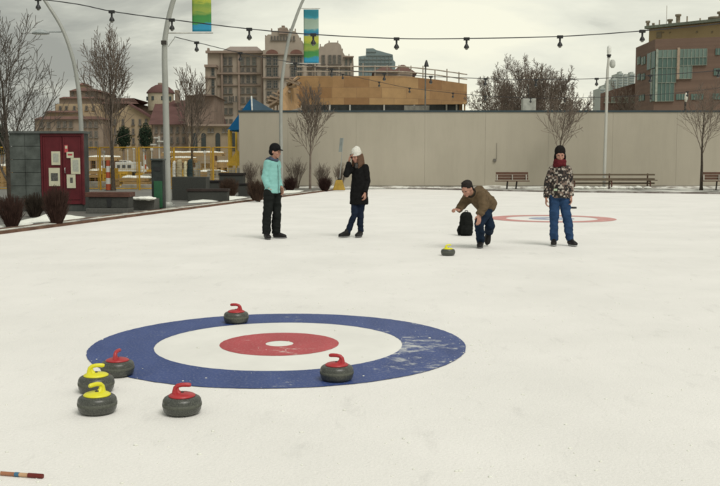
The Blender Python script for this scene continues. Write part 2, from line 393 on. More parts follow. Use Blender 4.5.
# stick lying at the lower left corner
s0 = G(-30, 473.3); s1 = G(43, 478.5)
st = thing('broom', 'brown wooden shaft end lying on the ice at the bottom left corner', 'broom', (s1.x, s1.y, 0))
d = (s1 - s0)
zz_ = V((0, 0, .010))
for nm_, a_, b_, rr_, mt_ in (('shaft', 0, .40, .0085, M('varnished_shaft', (.40, .17, .08), .4, .3, 12)), ('band', .402, .43, .0095, M('white_tape', (.6, .58, .5), .6)), ('shaft', .432, .62, .0085, M('brown_shaft', (.33, .14, .07), .4, .3, 12)),
                              ('band', .622, .68, .0095, M('blue_tape', (.06, .16, .26), .6)), ('shaft', .682, .80, .0085, M('pale_shaft', (.48, .30, .17), .4, .3, 12)), ('grip', .802, 1.0, .0098, M('dark_red_grip', (.15, .025, .02), .6))):
    b = MB(); b.tube([s0 + d * a_ + zz_, s0 + d * b_ + zz_], rr_, 12); b.build(nm_, mt_, st)
# ---------------------------------------------------------------- people
SKIN = M('skin', (.42, .225, .165), .55, .06, 20); EYEW = M('eye', (.06, .04, .035), .3); LIP = M('lips', (.30, .10, .09), .5)
def U3(v): return V(v).normalized()
def hand_mb(m, wr, d, nrm, thumb, s=1.0, curl=.5, sp=.35):
    """wr wrist, d finger direction, nrm palm facing direction, thumb direction"""
    d = U3(d); nrm = V(nrm); nrm = (nrm - nrm.dot(d) * d).normalized(); t = d.cross(nrm)
    if t.dot(V(thumb)) < 0: t = -t
    wr = V(wr); L = .085 * s
    for k, a in enumerate((-.03, -.011, .009, .028)):
        m.limb([wr + t * a * .55 * s, wr + d * L + t * a * s], [.0165 * s, .0135 * s], 8)
    for a, ln in ((.03, .068), (.010, .078), (-.011, .073), (-.031, .057)):
        p = wr + d * L + t * a * s; dd = d.copy(); pts = [p]; c = 0
        for f in (.45, .32, .23):
            c += curl * (.75 if len(pts) == 1 else .9); dd = (d * math.cos(c) + nrm * math.sin(c) + t * a * sp * 6).normalized()
            p = p + dd * ln * f * s; pts.append(p)
        m.limb(pts, [.0098 * s, .0092 * s, .0085 * s, .0074 * s], 8)
    p = wr + d * .018 * s + t * .026 * s
    m.limb([p, p + (t * .8 + d * .6 + nrm * .3) * .034 * s, p + (t * .75 + d * 1.25 + nrm * .6) * .046 * s], [.0135 * s, .0115 * s, .0085 * s], 8)
def head_mb(m, c, Fd, Ud, s=1.0):
    Fd = U3(Fd); Ud = V(Ud); Ud = (Ud - Ud.dot(Fd) * Fd).normalized(); S = Ud.cross(Fd)
    Rm = Matrix((S, Fd, Ud)).transposed(); c = V(c)
    def at(x, y, z): return c + (S * x + Fd * y + Ud * z) * s
    m.ball(at(0, -.008, .022), tuple(q * s for q in (.074, .092, .088)), 20, Rm)
    m.ball(at(0, .018, -.035), tuple(q * s for q in (.056, .064, .072)), 18, Rm)
    m.ball(at(0, .058, -.088), tuple(q * s for q in (.026, .022, .020)), 12, Rm)
    for x in (-1, 1):
        m.ball(at(x * .038, .055, -.025), .024 * s, 10); m.ball(at(x * .076, -.008, -.012), tuple(q * s for q in (.010, .018, .03)), 10, Rm)
        m.ball(at(x * .03, .078, .022), tuple(q * s for q in (.022, .012, .009)), 10, Rm)
    m.limb([at(0, .082, .005), at(0, .1, -.03)], [.008 * s, .0135 * s], 8)
    m.ball(at(0, .078, -.06), tuple(q * s for q in (.026, .014, .012)), 10, Rm)
    return at, Rm, S
def eyes(root, body, at, Rm, s):
    for x in (-1, 1):
        b = MB(); b.ball(at(x * .031, .082, .006), tuple(q * s for q in (.0135, .008, .0075)), 10, Rm); b.build('eye', EYEW, root)
    b = MB(); b.ball(at(0, .091, -.060), tuple(q * s for q in (.022, .006, .0065)), 10, Rm); b.build('mouth', LIP, root)
def shoe(root, heel, d, mat, sole, up=(0, 0, 1), L=.26, name='boot', top=.10):
    d = U3(d); up = U3(V(up) - V(up).dot(d) * d); s_ = up.cross(d); h = V(heel)
    b = MB(); b.loft([(h - d * .03 + up * .05, s_ * .032, up * .035), (h + up * .052, s_ * .042, up * .045), (h + d * L * .35 + up * .055, s_ * .044, up * .05),
                      (h + d * L * .62 + up * .044, s_ * .05, up * .036), (h + d * L * .82 + up * .036, s_ * .046, up * .028), (h + d * L * .92 + up * .03, s_ * .03, up * .018)])
    b.limb([h + d * .03 + up * .05, h + d * .025 + up * top], [.046, .05])
    o = b.build(name, mat, root); soften(o, .010, 3)
    b = MB(); n = 20; poly = []
    rings = []
    for z in (.0, .016):
        rr = []
        for j in range(n):
            a = 2 * PI * j / n; x = math.cos(a); rr.append(h + d * (L * .43 + (L * .5 + .01) * x) + s_ * math.sin(a) * (.05 if x > -.2 else .043) + up * (z + .001))
        rings += rr
    b.add(rings, [tuple(reversed(range(n))), tuple(range(n, 2 * n))] + [(i, (i + 1) % n, n + (i + 1) % n, n + i) for i in range(n)]); b.build('sole', sole, o)
    return o
SOLE = M('rubber_sole', (.12, .12, .12), .7)
def person(label, loc, J, o):
    root = thing('person', label, 'person', loc); L = V(loc)
    g_ = lambda k: L + V(J[k])
    s = o.get('s', 1.0); fwd = U3(J['fwd']); 
    pel, chest, neck, head = g_('pelvis'), g_('chest'), g_('neck'), g_('head')
    side = (g_('shL') - g_('shR')).normalized()
    def fr(t): t = U3(t); f = side.cross(t); return f
    b = MB()
    at, Rm, S = head_mb(b, head, J['face'], J.get('up', (0, 0, 1)), s)
    b.limb([neck, head - U3(J.get('up', (0, 0, 1))) * .05 * s - U3(J['face']) * .015], [.05 * s, .048 * s])
    t = chest - pel; f0 = fr(t)
    b.loft([(pel - t * .12, side * .11 * s, f0 * .075 * s), (pel + t * .3, side * .10 * s, f0 * .07 * s), (pel + t * .75, side * .10 * s, f0 * .075 * s), (chest, side * .09 * s, f0 * .07 * s)])
    b.limb([chest, neck], [.07 * s, .048 * s])
    for k in 'LR':
        b.limb([g_('sh' + k), g_('el' + k), g_('wr' + k)], [.038 * s, .029 * s, .023 * s])
        b.limb([chest, g_('sh' + k)], [.06 * s, .045 * s])
        b.limb([g_('hip' + k), g_('kn' + k), g_('an' + k)], [.07 * s, .05 * s, .034 * s])
        if not J.get('nohand' + k):
            hd = J['hd' + k]; hand_mb(b, g_('wr' + k), hd[0], hd[1], hd[2], s * 1.0, hd[3])
    body = b.build('body', SKIN, root); soften(body, .0068, 3)
    eyes(root, body, at, Rm, s)
    # trousers
    b = MB(); tr = o['trouser_r']
    b.loft([(pel - t * .2, side * .13 * s, f0 * .095 * s), (pel, side * .138 * s, f0 * .10 * s), (pel + t * .25, side * .115 * s, f0 * .085 * s)])
    for k in 'LR':
        hp, kn, an = g_('hip' + k), g_('kn' + k), g_('an' + k); sh = (kn - an).normalized()
        b.limb([hp, hp.lerp(kn, .5), kn, kn.lerp(an, .5)], [tr[0] * s, tr[0] * .93 * s, tr[1] * s, (tr[1] + tr[2]) / 2 * s])
        b.tube([kn.lerp(an, .5), an + sh * .0], [(tr[1] + tr[2]) / 2 * s, tr[2] * s], 16)
    tro = b.build('trousers', o['trouser_m'], root); soften(tro, .011, 3, .011, 8, 1.5)
    # shoes
    for k in 'LR':
        fd, up = J['ft' + k]; an = g_('an' + k); shoe(root, an - U3(up) * .075 - U3(fd) * .02, fd, o['shoe_m'], o.get('sole_m', SOLE), up, .24 * s)
    # jacket
    b = MB(); hem = g_('hem'); jr = o['jacket_r']
    t2 = chest - hem; f2 = fr(t2)
    b.loft([(hem, side * jr[0] * s, f2 * jr[1] * s), (hem + t2 * .35, side * jr[2] * s, f2 * jr[3] * s), (hem + t2 * .75, side * jr[4] * s, f2 * jr[5] * s), (chest, side * (jr[4] - .01) * s, f2 * (jr[5] - .01) * s), (chest.lerp(neck, .6), side * .105 * s, f2 * .085 * s), (neck, side * .062 * s, f2 * .062 * s)])
    ar = o['arm_r']
    for k in 'LR':
        sh, el, wr = g_('sh' + k), g_('el' + k), g_('wr' + k)
        b.limb([sh, sh.lerp(el, .5), el, el.lerp(wr, .6)], [ar[0] * s, ar[0] * .95 * s, ar[1] * s, ar[2] * 1.05 * s])
        b.tube([el.lerp(wr, .6), el.lerp(wr, .97)], [ar[2] * 1.05 * s, ar[2] * s], 14)
        b.limb([chest.lerp(sh, .4), sh], [ar[0] * 1.1 * s, ar[0] * s])
    jk = b.build(o.get('jacket_name', 'jacket'), o['jacket_m'], root); soften(jk, .011, 4, o.get('fold', .008), 8, .8)
    return root, at, Rm, S, g_, side
# --- woman in the teal jacket
p = G(271.5, 238.6)
Fd = U3((.80, -.6, 0)); Sd = V((0, 0, 1)).cross(Fd)
def q(a, b_, z, dx=0): v = Sd * a + Fd * b_; return (v.x + dx, v.y, z)
J = dict(fwd=Fd, face=(.93, -.36, -.16), pelvis=q(0, 0, .85, .03), chest=q(0, .0, 1.25, .03), neck=q(0, .01, 1.38, .045), head=q(0, .04, 1.515, .05),
         shL=q(.125, 0, 1.31, .03), shR=q(-.125, 0, 1.31, .03), elL=q(.145, -.02, 1.06, .03), elR=q(-.145, -.04, 1.06, .02),
         wrL=q(.13, .07, .90, .03), wrR=q(-.12, .03, .89, .01), hipL=q(.075, 0, .80, .03), hipR=q(-.08, 0, .80, .02),
         knL=q(.08, .03, .44, .02), knR=q(-.09, 0, .44, -.01), anL=q(.08, .0, .085, .02), anR=(-.085, -.08, .085),
         ftL=(V((.95, -.3, 0)), V((0, 0, 1))), ftR=(V((.35, -.9, 0)), V((0, 0, 1))), hem=q(0, 0, .80, .025),
         hdL=((.3, -.1, -1), -Sd, Fd, .5), hdR=((.1, 0, -1), Sd, Fd, .5))
TEAL = M('teal_shell', (.23, .49, .46), .6, .07, 9); DARKP = M('black_trousers', (.013, .015, .014), .8, .2, 12); BOOT = M('black_boot', (.012, .011, .011), .55)
root, at, Rm, S, g_, side = person('person in a pale teal jacket, black cap and black trousers standing sideways', p, J,
    dict(trouser_m=DARKP, trouser_r=(.094, .076, .074), shoe_m=BOOT, jacket_m=TEAL, jacket_r=(.15, .13, .135, .12, .13, .112), arm_r=(.062, .057, .046), fold=.010))
HOODM = M('grey_blue_hood', (.07, .09, .13), .8)
b = MB(); nk = g_('neck')
for k in range(14):
    a = 2 * PI * k / 14; a2 = 2 * PI * (k + 1) / 14
    e = lambda w_: nk + S * .075 * math.cos(w_) + Fd * (.075 * math.sin(w_)) + V((0, 0, .0 - .02 * math.sin(w_)))
    rr = .034 if math.sin(a) < .3 else .022
    b.limb([e(a), e(a2)], [rr, rr], 8)
b.ball(nk - Fd * .10 + V((0, 0, -.03)), (.08, .08, .07), 14)
soften(b.build('hood', HOODM, root), .01, 4, .004, 14)
b = MB(); b.ball(at(0, -.016, .052), (.089, .105, .098), 20, Rm); b.ball(at(0, -.05, -.01), (.085, .07, .075), 14, Rm)
cap = b.build('cap', M('black_cap', (.012, .012, .013), .85, .2, 30), root); soften(cap, .009, 4)
b = MB(); b.loft([(at(0, .05, .045), S * .07, Rm @ V((0, 0, 1)) * .012), (at(0, .10, .045), S * .062, Rm @ V((0, 0, 1)) * .01), (at(0, .13, .037), S * .035, Rm @ V((0, 0, 1)) * .007)])
b.build('brim', cap.data.materials[0], cap)
b = MB(); b.tube([g_('neck') + Fd * .07 + V((0, 0, -.04)), g_('chest') + Fd * .128 + V((0, 0, -.03)), g_('hem') + Fd * .141 + V((0, 0, .2)), g_('hem') + Fd * .14], .0045, 6); b.build('zip', M('zip', (.05, .10, .09), .5), root)
GLV = M('black_glove', (.012, .012, .012), .8)
# --- woman in the black coat
p = G(356, 237.2); Fd = U3((-.45, -.9, 0)); Sd = V((0, 0, 1)).cross(Fd)
J = dict(fwd=Fd, face=(-.62, -.75, -.28), pelvis=q(0, 0, .82, .05), chest=q(0, 0, 1.17, .06), neck=q(0, .01, 1.29, .045), head=q(0, .03, 1.435, .02),
         shL=q(.13, 0, 1.235, .055), shR=q(-.13, 0, 1.235, .045), elL=q(.15, -.02, .99, .06), elR=(-.165, -.13, 1.115),
         wrL=q(.15, .08, .79, .06), wrR=(-.125, -.05, 1.335), hipL=q(.08, 0, .78, .05), hipR=q(-.075, 0, .78, .05),
         knL=(.075, -.02, .42), knR=(-.02, -.07, .42), anL=(.08, .02, .085), anR=(-.15, -.05, .09),
         ftL=(V((-.35, -.9, 0)), V((0, 0, 1))), ftR=(V((-.75, -.65, 0)), V((.0, .0, 1))), hem=q(0, 0, .585, .05),
         hdL=((0, 0, -1), -Sd, Fd, .6), hdR=((.22, -.1, 1), (1, -.25, -.1), (.3, -.9, .1), .45))
root, at, Rm, S, g_, side = person('person in a long black coat and white knitted hat holding one hand to their ear', p, J,
    dict(trouser_m=M('navy_jeans', (.012, .018, .034), .85, .2, 14), trouser_r=(.082, .058, .05), shoe_m=BOOT, jacket_name='coat', jacket_m=M('black_wool', (.010, .010, .010), .9, .3, 20),
         jacket_r=(.18, .145, .162, .132, .145, .118), arm_r=(.065, .056, .047), fold=.006, s=.97))
b = MB(); b.ball(at(0, -.022, .06), (.080, .094, .105), 20, Rm); b.ball(at(0, -.055, .125), (.052, .055, .05), 16, Rm); b.ball(at(0, -.014, .03), (.085, .10, .028), 20, Rm)
hat = b.build('knit_hat', M('white_knit', (.74, .73, .66), .95, .25, 60, bmp=1, bdist=.02), root); soften(hat, .009, 1, .006, 16)
b = MB(); HAIR = M('brown_hair', (.11, .06, .035), .6, .3, 30, stretch=(8, 8, 1))
random.seed(5)
for sx_ in (-1, 1):
    for k in range(9):
        x0 = sx_ * (.058 + .004 * k); y0 = .03 - .012 * k
        b.limb([at(x0, y0, .02), at(x0 * 1.15, y0 + .01, -.06), at(x0 * 1.25 + random.uniform(-.01, .01), y0 + .03, -.15), at(x0 * .95 + random.uniform(-.01, .01), y0 + .06, -.235 - random.uniform(0, .05))], [.016, .02, .021, .008], 8)
for k in range(7): b.limb([at(-.05 + .0167 * k, -.085, .0), at(-.055 + .018 * k, -.10, -.1), at(-.05 + .017 * k, -.11, -.22)], [.025, .026, .012], 8)
soften(b.build('hair', HAIR, root), .008, 2, .003, 20, .2)
b = MB(); b.obox(at(-.10, .0, -.02), Rm @ V((.005, 0, 0)), Rm @ V((0, .035, 0)) , Rm @ V((0, .02, .065))); ph_ = b.build('phone', M('phone_case', (.02, .02, .022), .3), loc=tuple(at(-.085, .02, -.01)), bevel=.003)
tag(ph_, "dark mobile phone held to the ear under the white knitted hat", 'phone')
b = MB(); b.limb([g_('neck') + Fd * .045, g_('neck') + Fd * .075 + V((0, 0, -.04))], [.04, .032]); soften(b.build('scarf', M('grey_scarf', (.07, .065, .06), .9, .4, 40), root), .01, 2)
# --- boy in the checked jacket
p = G(561, 245.6); Fd = U3((-.12, -.99, 0)); Sd = V((0, 0, 1)).cross(Fd)
J = dict(fwd=Fd, face=(-.10, -.97, -.12), pelvis=q(0, 0, .83, -.03), chest=q(0, 0, 1.19, -.035), neck=q(0, .01, 1.30, -.045), head=q(0, .03, 1.44, -.045),
         shL=q(.118, 0, 1.215, -.04), shR=q(-.118, 0, 1.215, -.04), elL=q(.168, -.03, 1.0, -.045), elR=q(-.168, -.03, 1.0, -.055),
         wrL=q(.18, .03, .79, -.04), wrR=q(-.195, .05, .76, -.055), hipL=q(.068, 0, .80, -.04), hipR=q(-.072, 0, .80, -.045),
         knL=(.085, -.03, .43), knR=(-.125, -.03, .43), anL=(.135, -.04, .085), anR=(-.115, 0.0, .085),
         ftL=(V((.25, -.95, 0)), V((0, 0, 1))), ftR=(V((-.22, -.97, 0)), V((0, 0, 1))), hem=q(0, 0, .765, -.03),
         hdL=((.05, -.1, -1), -Sd, Fd, .55), hdR=((-.05, -.1, -1), Sd, Fd, .55))
def plaid():
    m, nt, b = new_mat('checked_cloth'); v = coords(nt, (31, 31, 31)); vo = N(nt, 'ShaderNodeTexVoronoi'); vo.distance = 'CHEBYCHEV'; vo.inputs['Randomness'].default_value = .55
    vo.inputs['Scale'].default_value = 1.15; nt.links.new(v, vo.inputs['Vector'])
    sp = N(nt, 'ShaderNodeSeparateColor'); nt.links.new(vo.outputs['Color'], sp.inputs[0])
    r = ramp(nt, [(.0, (.014, .012, .011)), (.44, (.05, .035, .03)), (.58, (.17, .125, .10)), (.8, (.40, .36, .31))]); r.color_ramp.interpolation = 'CONSTANT'
    nt.links.new(sp.outputs[0], r.inputs['Fac']); nt.links.new(r.outputs[0], b.inputs['Base Color']); b.inputs['Roughness'].default_value = .9; return m
JEAN = M('blue_jeans', (.026, .058, .128), .85, .25, 10)
root, at, Rm, S, g_, side = person('person facing the camera in a checked jacket, dark hat, maroon scarf and blue jeans', p, J,
    dict(trouser_m=JEAN, trouser_r=(.086, .07, .062), shoe_m=BOOT, sole_m=M('pale_sole', (.35, .36, .36), .7), jacket_m=plaid(), jacket_r=(.165, .13, .155, .125, .138, .112), arm_r=(.062, .056, .046), fold=.007))
b = MB(); b.ball(at(0, -.018, .058), (.088, .104, .1), 20, Rm); b.ball(at(0, -.035, -.01), (.09, .085, .085), 16, Rm)
for x in (-1, 1): b.ball(at(x * .08, -.0, -.035), (.016, .04, .06), 12, Rm)
soften(b.build('hat', M('dark_fleece', (.016, .014, .013), .95, .3, 40), root), .009, 3)
b = MB(); nk = g_('neck')
for lev, rr in ((-.012, .078), (.022, .074), (.046, .068)):
    for k in range(16):
        a = 2 * PI * k / 16; a2 = 2 * PI * (k + 1) / 16
        e = lambda w_: nk + Sd * rr * math.cos(w_) + Fd * (rr * 1.05 * math.sin(w_) + .012) + V((0, 0, lev + .012 * math.sin(2 * w_ + lev * 40)))
        b.limb([e(a), e(a2)], [.029, .029], 8)
soften(b.build('scarf', M('maroon_scarf', (.11, .018, .022), .95, .3, 30), root), .010, 2, .006, 20)
b = MB(); c_ = g_('hem') + Fd * .137 - Sd * .085 + V((0, 0, .13)); b.obox(c_, Sd * .026, Fd * .004, V((0, 0, .016))); b.build('badge', M('pale_green_badge', (.42, .52, .36), .7), root)
# --- crouching man
p = G(481.5, 247.6)
J = dict(fwd=(-.7, -.7, 0), face=(-.62, -.62, -.55), up=(-.3, -.3, .9), pelvis=(.10, .10, .70), chest=(-.115, -.17, .835), neck=(-.205, -.27, .865), head=(-.275, -.36, .925),
         shL=(-.035, -.34, .80), shR=(-.205, -.06, .80), elL=(-.02, -.38, .64), elR=(-.315, -.13, .68),
         wrL=(-.095, -.40, .53), wrR=(-.385, -.26, .60), hipL=(.125, .03, .64), hipR=(.05, .17, .64),
         knL=(-.075, -.25, .41), knR=(.125, -.02, .34), anL=(-.01, .0, .085), anR=(.155, .30, .22),
         ftL=(V((-.25, -.96, 0)), V((0, 0, 1))), ftR=(V((-.1, -.55, -.8)), V((.25, -.85, .45))), hem=(.115, .085, .635),
         hdL=((-.05, -.2, -1), (-.4, .6, 0), (-.6, -.5, 0), .35), hdR=((-.45, -.35, .1), (-.3, -.3, -.8), (.3, -.3, .8), .75))
root, at, Rm, S, g_, side = person('person bending low in a brown jacket and jeans, arm out after sliding a stone', p, J,
    dict(trouser_m=M('dark_jeans', (.012, .022, .042), .85, .3, 10), trouser_r=(.094, .07, .062), shoe_m=BOOT, jacket_m=M('brown_jacket', (.125, .088, .052), .9, .18, 14),
         jacket_r=(.18, .15, .18, .16, .19, .15), arm_r=(.084, .068, .052), fold=.014))
b = MB(); b.ball(at(0, -.020, .048), (.083, .090, .082), 20, Rm); b.ball(at(0, -.055, -.005), (.070, .05, .06), 16, Rm)
rh = random.Random(2)
for k in range(60):
    a = rh.uniform(-1.2, 1.2); e_ = rh.uniform(.1, 1.5); q0 = (.075 * math.sin(a) * math.cos(e_), -.02 + .085 * math.cos(a) * math.cos(e_) * (1 if e_ > .75 else -1), .05 + .075 * math.sin(e_)); b.limb([at(*q0), at(q0[0] * 1.1, q0[1] * 1.1 + .012, q0[2] + .012)], [.013, .006], 6)

soften(b.build('hair', M('dark_hair', (.016, .012, .010), .7, .3, 60), root), .009, 1, .004, 30)
b = MB(); nk = g_('neck')
for k in range(12):
    a = 2 * PI * k / 12; a2 = 2 * PI * (k + 1) / 12; ax_ = (g_('head') - g_('chest')).normalized(); u_ = ax_.orthogonal().normalized(); v_ = ax_.cross(u_)
    e = lambda w_: nk - ax_ * .005 + (u_ * math.cos(w_) + v_ * math.sin(w_)) * .066
    b.limb([e(a), e(a2)], [.02, .02], 8)
soften(b.build('collar', M('dark_collar', (.03, .025, .02), .9), root), .009, 2)
# black rucksack on the ice behind him
p = G(466, 235.6); bg = thing('backpack', 'upright black backpack standing on the ice behind the bending person', 'backpack', (p.x, p.y, 0))
BAG = M('black_nylon', (.010, .011, .010), .75, .3, 14)
b = MB(); z3 = V((0, 0, 1)); b.loft([(p + z3 * .0, V((.105, 0, 0)), V((0, .075, 0))), (p + z3 * .05, V((.13, 0, 0)), V((0, .10, 0))), (p + z3 * .22, V((.125, 0, 0)), V((0, .10, 0))), (p + z3 * .36, V((.108, 0, 0)), V((0, .085, 0))), (p + V((.01, 0, .425)), V((.07, 0, 0)), V((0, .05, 0)))])
soften(b.build('pack', BAG, bg), .011, 3, .008, 11)
b = MB(); b.loft([(p + V((-.01, -.10, .03)), V((.09, 0, 0)), V((0, .04, 0))), (p + V((-.01, -.11, .12)), V((.095, 0, 0)), V((0, .05, 0))), (p + V((-.01, -.09, .20)), V((.08, 0, 0)), V((0, .03, 0)))]); soften(b.build('pocket', BAG, bg), .01, 2)
b = MB(); b.tube([p + V((.0 - .03, 0, .42)), p + V((-.02, -.01, .455)), p + V((.02, -.01, .455)), p + V((.035, 0, .42))], .008, 8); b.build('grab_handle', BAG, bg)
b = MB(); b.limb([p + V((-.13, -.02, .02)), p + V((-.145, -.03, .1)), p + V((-.13, -.02, .17))], [.02, .03, .018]); soften(b.build('side_pocket', BAG, bg), .01, 2)
# ================================================================ surroundings
def X(px, Y): return W(px, YH, Y).x
def Z(py, Y): return W(360, py, Y).z
def PB(mb, x0, x1, y0, y1, Y, D, down=False):      # box seen between two columns and rows, front face at depth Y
    mb.box(X(x0, Y), X(x1, Y), Y, Y + D, 0 if down else Z(y1, Y), Z(y0, Y)); return mb
# ---------------------------------------------------------------- concrete wall behind the rink
WY = 49.0; wl, wr_, wt = X(239.5, WY), X(720, WY) + 26, Z(112.2, WY)
CONC = None
def concrete():
    m, nt, b = new_mat('painted_concrete'); v = coords(nt); n1 = noise(nt, .35, 6, .6, v); n2 = noise(nt, 1.2, 6, .7, coords(nt, (1.6, 1, .25))); n3 = noise(nt, 30, 3, .6, v)
    r = ramp(nt, [(.3, (.395, .36, .285)), (.7, (.43, .392, .315))]); nt.links.new(n1.outputs['Fac'], r.inputs['Fac'])
    r2 = ramp(nt, [(.3, .93), (.55, 1.0)]); nt.links.new(n2.outputs['Fac'], r2.inputs['Fac'])
    a = N(nt, 'ShaderNodeMixRGB', blend_type='MULTIPLY'); a.inputs[0].default_value = 1
    nt.links.new(r.outputs[0], a.inputs[1]); nt.links.new(r2.outputs[0], a.inputs[2]); nt.links.new(a.outputs[0], b.inputs['Base Color'])
    b.inputs['Roughness'].default_value = .85; bump(nt, b, n3.outputs['Fac'], .25, .01); return m
CONC = concrete()
wa = thing('concrete_wall', 'long pale beige concrete wall with a dark cap running behind the rink', 'wall', (wl, WY, 0))
b = MB(); x = wl; edges = [X(q_, WY) for q_ in (288, 356, 424.5, 485, 548, 612, 676)]
while edges[-1] < wr_ - 4: edges.append(edges[-1] + 3.35)
edges.append(wr_)
for e in edges:
    b.box(x + (0 if x == wl else .007), e - .0, WY, WY + .3, 0, wt); x = e
b.build('panels', CONC, wa)
b = MB(); b.box(wl + .02, wr_ - .02, WY + .02, WY + .28, 0, wt - .01); b.build('core', M('joint_backing', (.36, .33, .26), .9), wa)  # slightly darker backing seen in the open joints between panels
b = MB(); b.box(wl - .03, wr_, WY - .04, WY + .34, wt + .002, wt + .095); b.build('coping', M('slate_coping', (.055, .075, .085), .8, .1), wa)
b = MB(); b.box(wl, wr_, WY - .025, WY - .003, 0.02, .16); b.build('plinth', M('grey_plinth', (.16, .15, .125), .85, .25, 2), wa)
b = MB(); b.tube([(X(496.5, WY), WY - .03, Z(143, WY)), (X(496.5, WY), WY - .03, Z(159, WY))], .009, 6)
b.box(X(493.2, WY), X(496, WY), WY - .08, WY - .003, Z(161.5, WY), Z(158.8, WY)); b.build('outlet_box', M('grey_outlet', (.17, .16, .14), .6), wa)
# return of the wall and snow bank below it
b = MB()
random.seed(3); n_ = 90; y0_ = WY - 1.0
vs = []
for i in range(n_ + 1):
    xx = X(300, WY) + (wr_ - X(300, WY)) * i / n_
    for j, (dy, hz) in enumerate(((0, 0.032), (.25, .10), (.6, .13), (.96, .11))):
        k = .55 + .9 * abs(mnoise.noise(V((xx * .5, j * .7, 2)))); vs.append((xx, y0_ + dy, hz if j == 0 else .032 + hz * k))
b.add(vs, [(i * 4 + j, (i + 1) * 4 + j, (i + 1) * 4 + j + 1, i * 4 + j + 1) for i in range(n_) for j in range(3)], True)
tag(b.build('snow_bank', patchy('dirty_snow', (.34, .31, .27), (.78, .78, .72), 1.6, .42, .55)), kind='structure')
# ---------------------------------------------------------------- benches
BWD = M('bench_brown_wood', (.10, .052, .034), .7, .25, 5, stretch=(1, 1, 8)); BMET = M('bench_iron', (.05, .045, .04), .6)
def solid_bench(px0, px1, label, Y, legs):
    x0, x1 = X(px0, Y), X(px1, Y); o = thing('bench', label, 'bench', ((x0 + x1) / 2, Y, .03), 'brown benches along the wall'); w_ = x1 - x0
    zb = Z(181.3, Y); zt = Z(172, Y); 
    b = MB(); n = 3
    for i in range(n):
        a = zb + .06 + (zt - zb - .06) * i / n; b.obox(((x0 + x1) / 2, Y + .30 + .03 * i, a + (zt - zb - .06) / n / 2), (w_ / 2, 0, 0), (0, .018, .0), (0, .015, (zt - zb - .06) / n / 2 - .008))
    b.build('backrest', BWD, o)
    b = MB()
    for i in range(4): b.box(x0 - .05, x1 + .0, Y - .16 + i * .115, Y - .16 + i * .115 + .1, zb - .01, zb + .035)
    b.build('seat', BWD, o)
    for f in legs:
        xl = x0 + w_ * f; b = MB(); b.tube([(xl + .05 * (f - .5), Y + .05, zb - .01), (xl - .04, Y + .05, .03)], .04, 8); b.box(xl - .1, xl + .06, Y - .15, Y + .25, .03, .05)
        b.build('leg', BMET, o)
    for f in (.03, .5, .93):
        b = MB(); xx = x0 + w_ * f; b.box(xx - .018, xx + .018, Y + .20, Y + .262, zb + .04, zt - .14); b.build('bracket', M('pale_bracket', (.55, .53, .47), .5), o)
    return o
solid_bench(497, 529.5, 'brown wooden bench with solid back and paired middle legs between the man and the boy', 46.6, (.34, .62))
solid_bench(705, 737.5, 'brown wooden bench cut off by the right edge of the photo', 44.6, (.40, .62))
def rail_bench(px0, px1, label, Y):
    x0, x1 = X(px0, Y), X(px1, Y); o = thing('bench', label, 'bench', ((x0 + x1) / 2, Y, .03)); wood = M('weathered_slats', (.15, .12, .085), .8, .25, 5, stretch=(1, 1, 8))
    for py in (174.7, 179, 183.3):
        b = MB(); z = Z(py, Y); b.box(x0, x1, Y + .2, Y + .235, z - .045, z + .04); b.build('back_slat', wood, o)
    for i in range(2):
        b = MB(); b.box(x0, x1, Y - .25 + .2 * i, Y - .09 + .2 * i, .46, .495); b.build('seat_slat', wood, o)
    for px in (574, 611, 649.5):
        xx = X(px, Y); b = MB(); b.box(xx - .03, xx + .03, Y + .237, Y + .30, .03, Z(173.5, Y)); b.box(xx - .03, xx + .03, Y - .22, Y + .234, .40, .457); b.box(xx - .03, xx + .03, Y - .24, Y - .18, .03, .40); b.build('leg', TIMB, o)
rail_bench(563, 656.5, 'long slatted bench with three back rails against the wall right of the boy', 47.0)
random.seed(11)
for i in range(9):
    px = 578 + i * 8.6 + random.uniform(-2, 2); c = V((X(px, 46.9), 46.55 + random.uniform(-.25, .3), .1)); b = MB()
    b.ball(c, (random.uniform(.12, .28), .15, random.uniform(.05, .13)), 10); o = b.build('snow_lump', [SNOW, GRAN][0], loc=tuple(c)); soften(o, .03, 2, .02, 4)
    tag(o, 'lump of dirty snow lying under the long slatted bench', 'snow lump', 'snow lumps under the long bench')
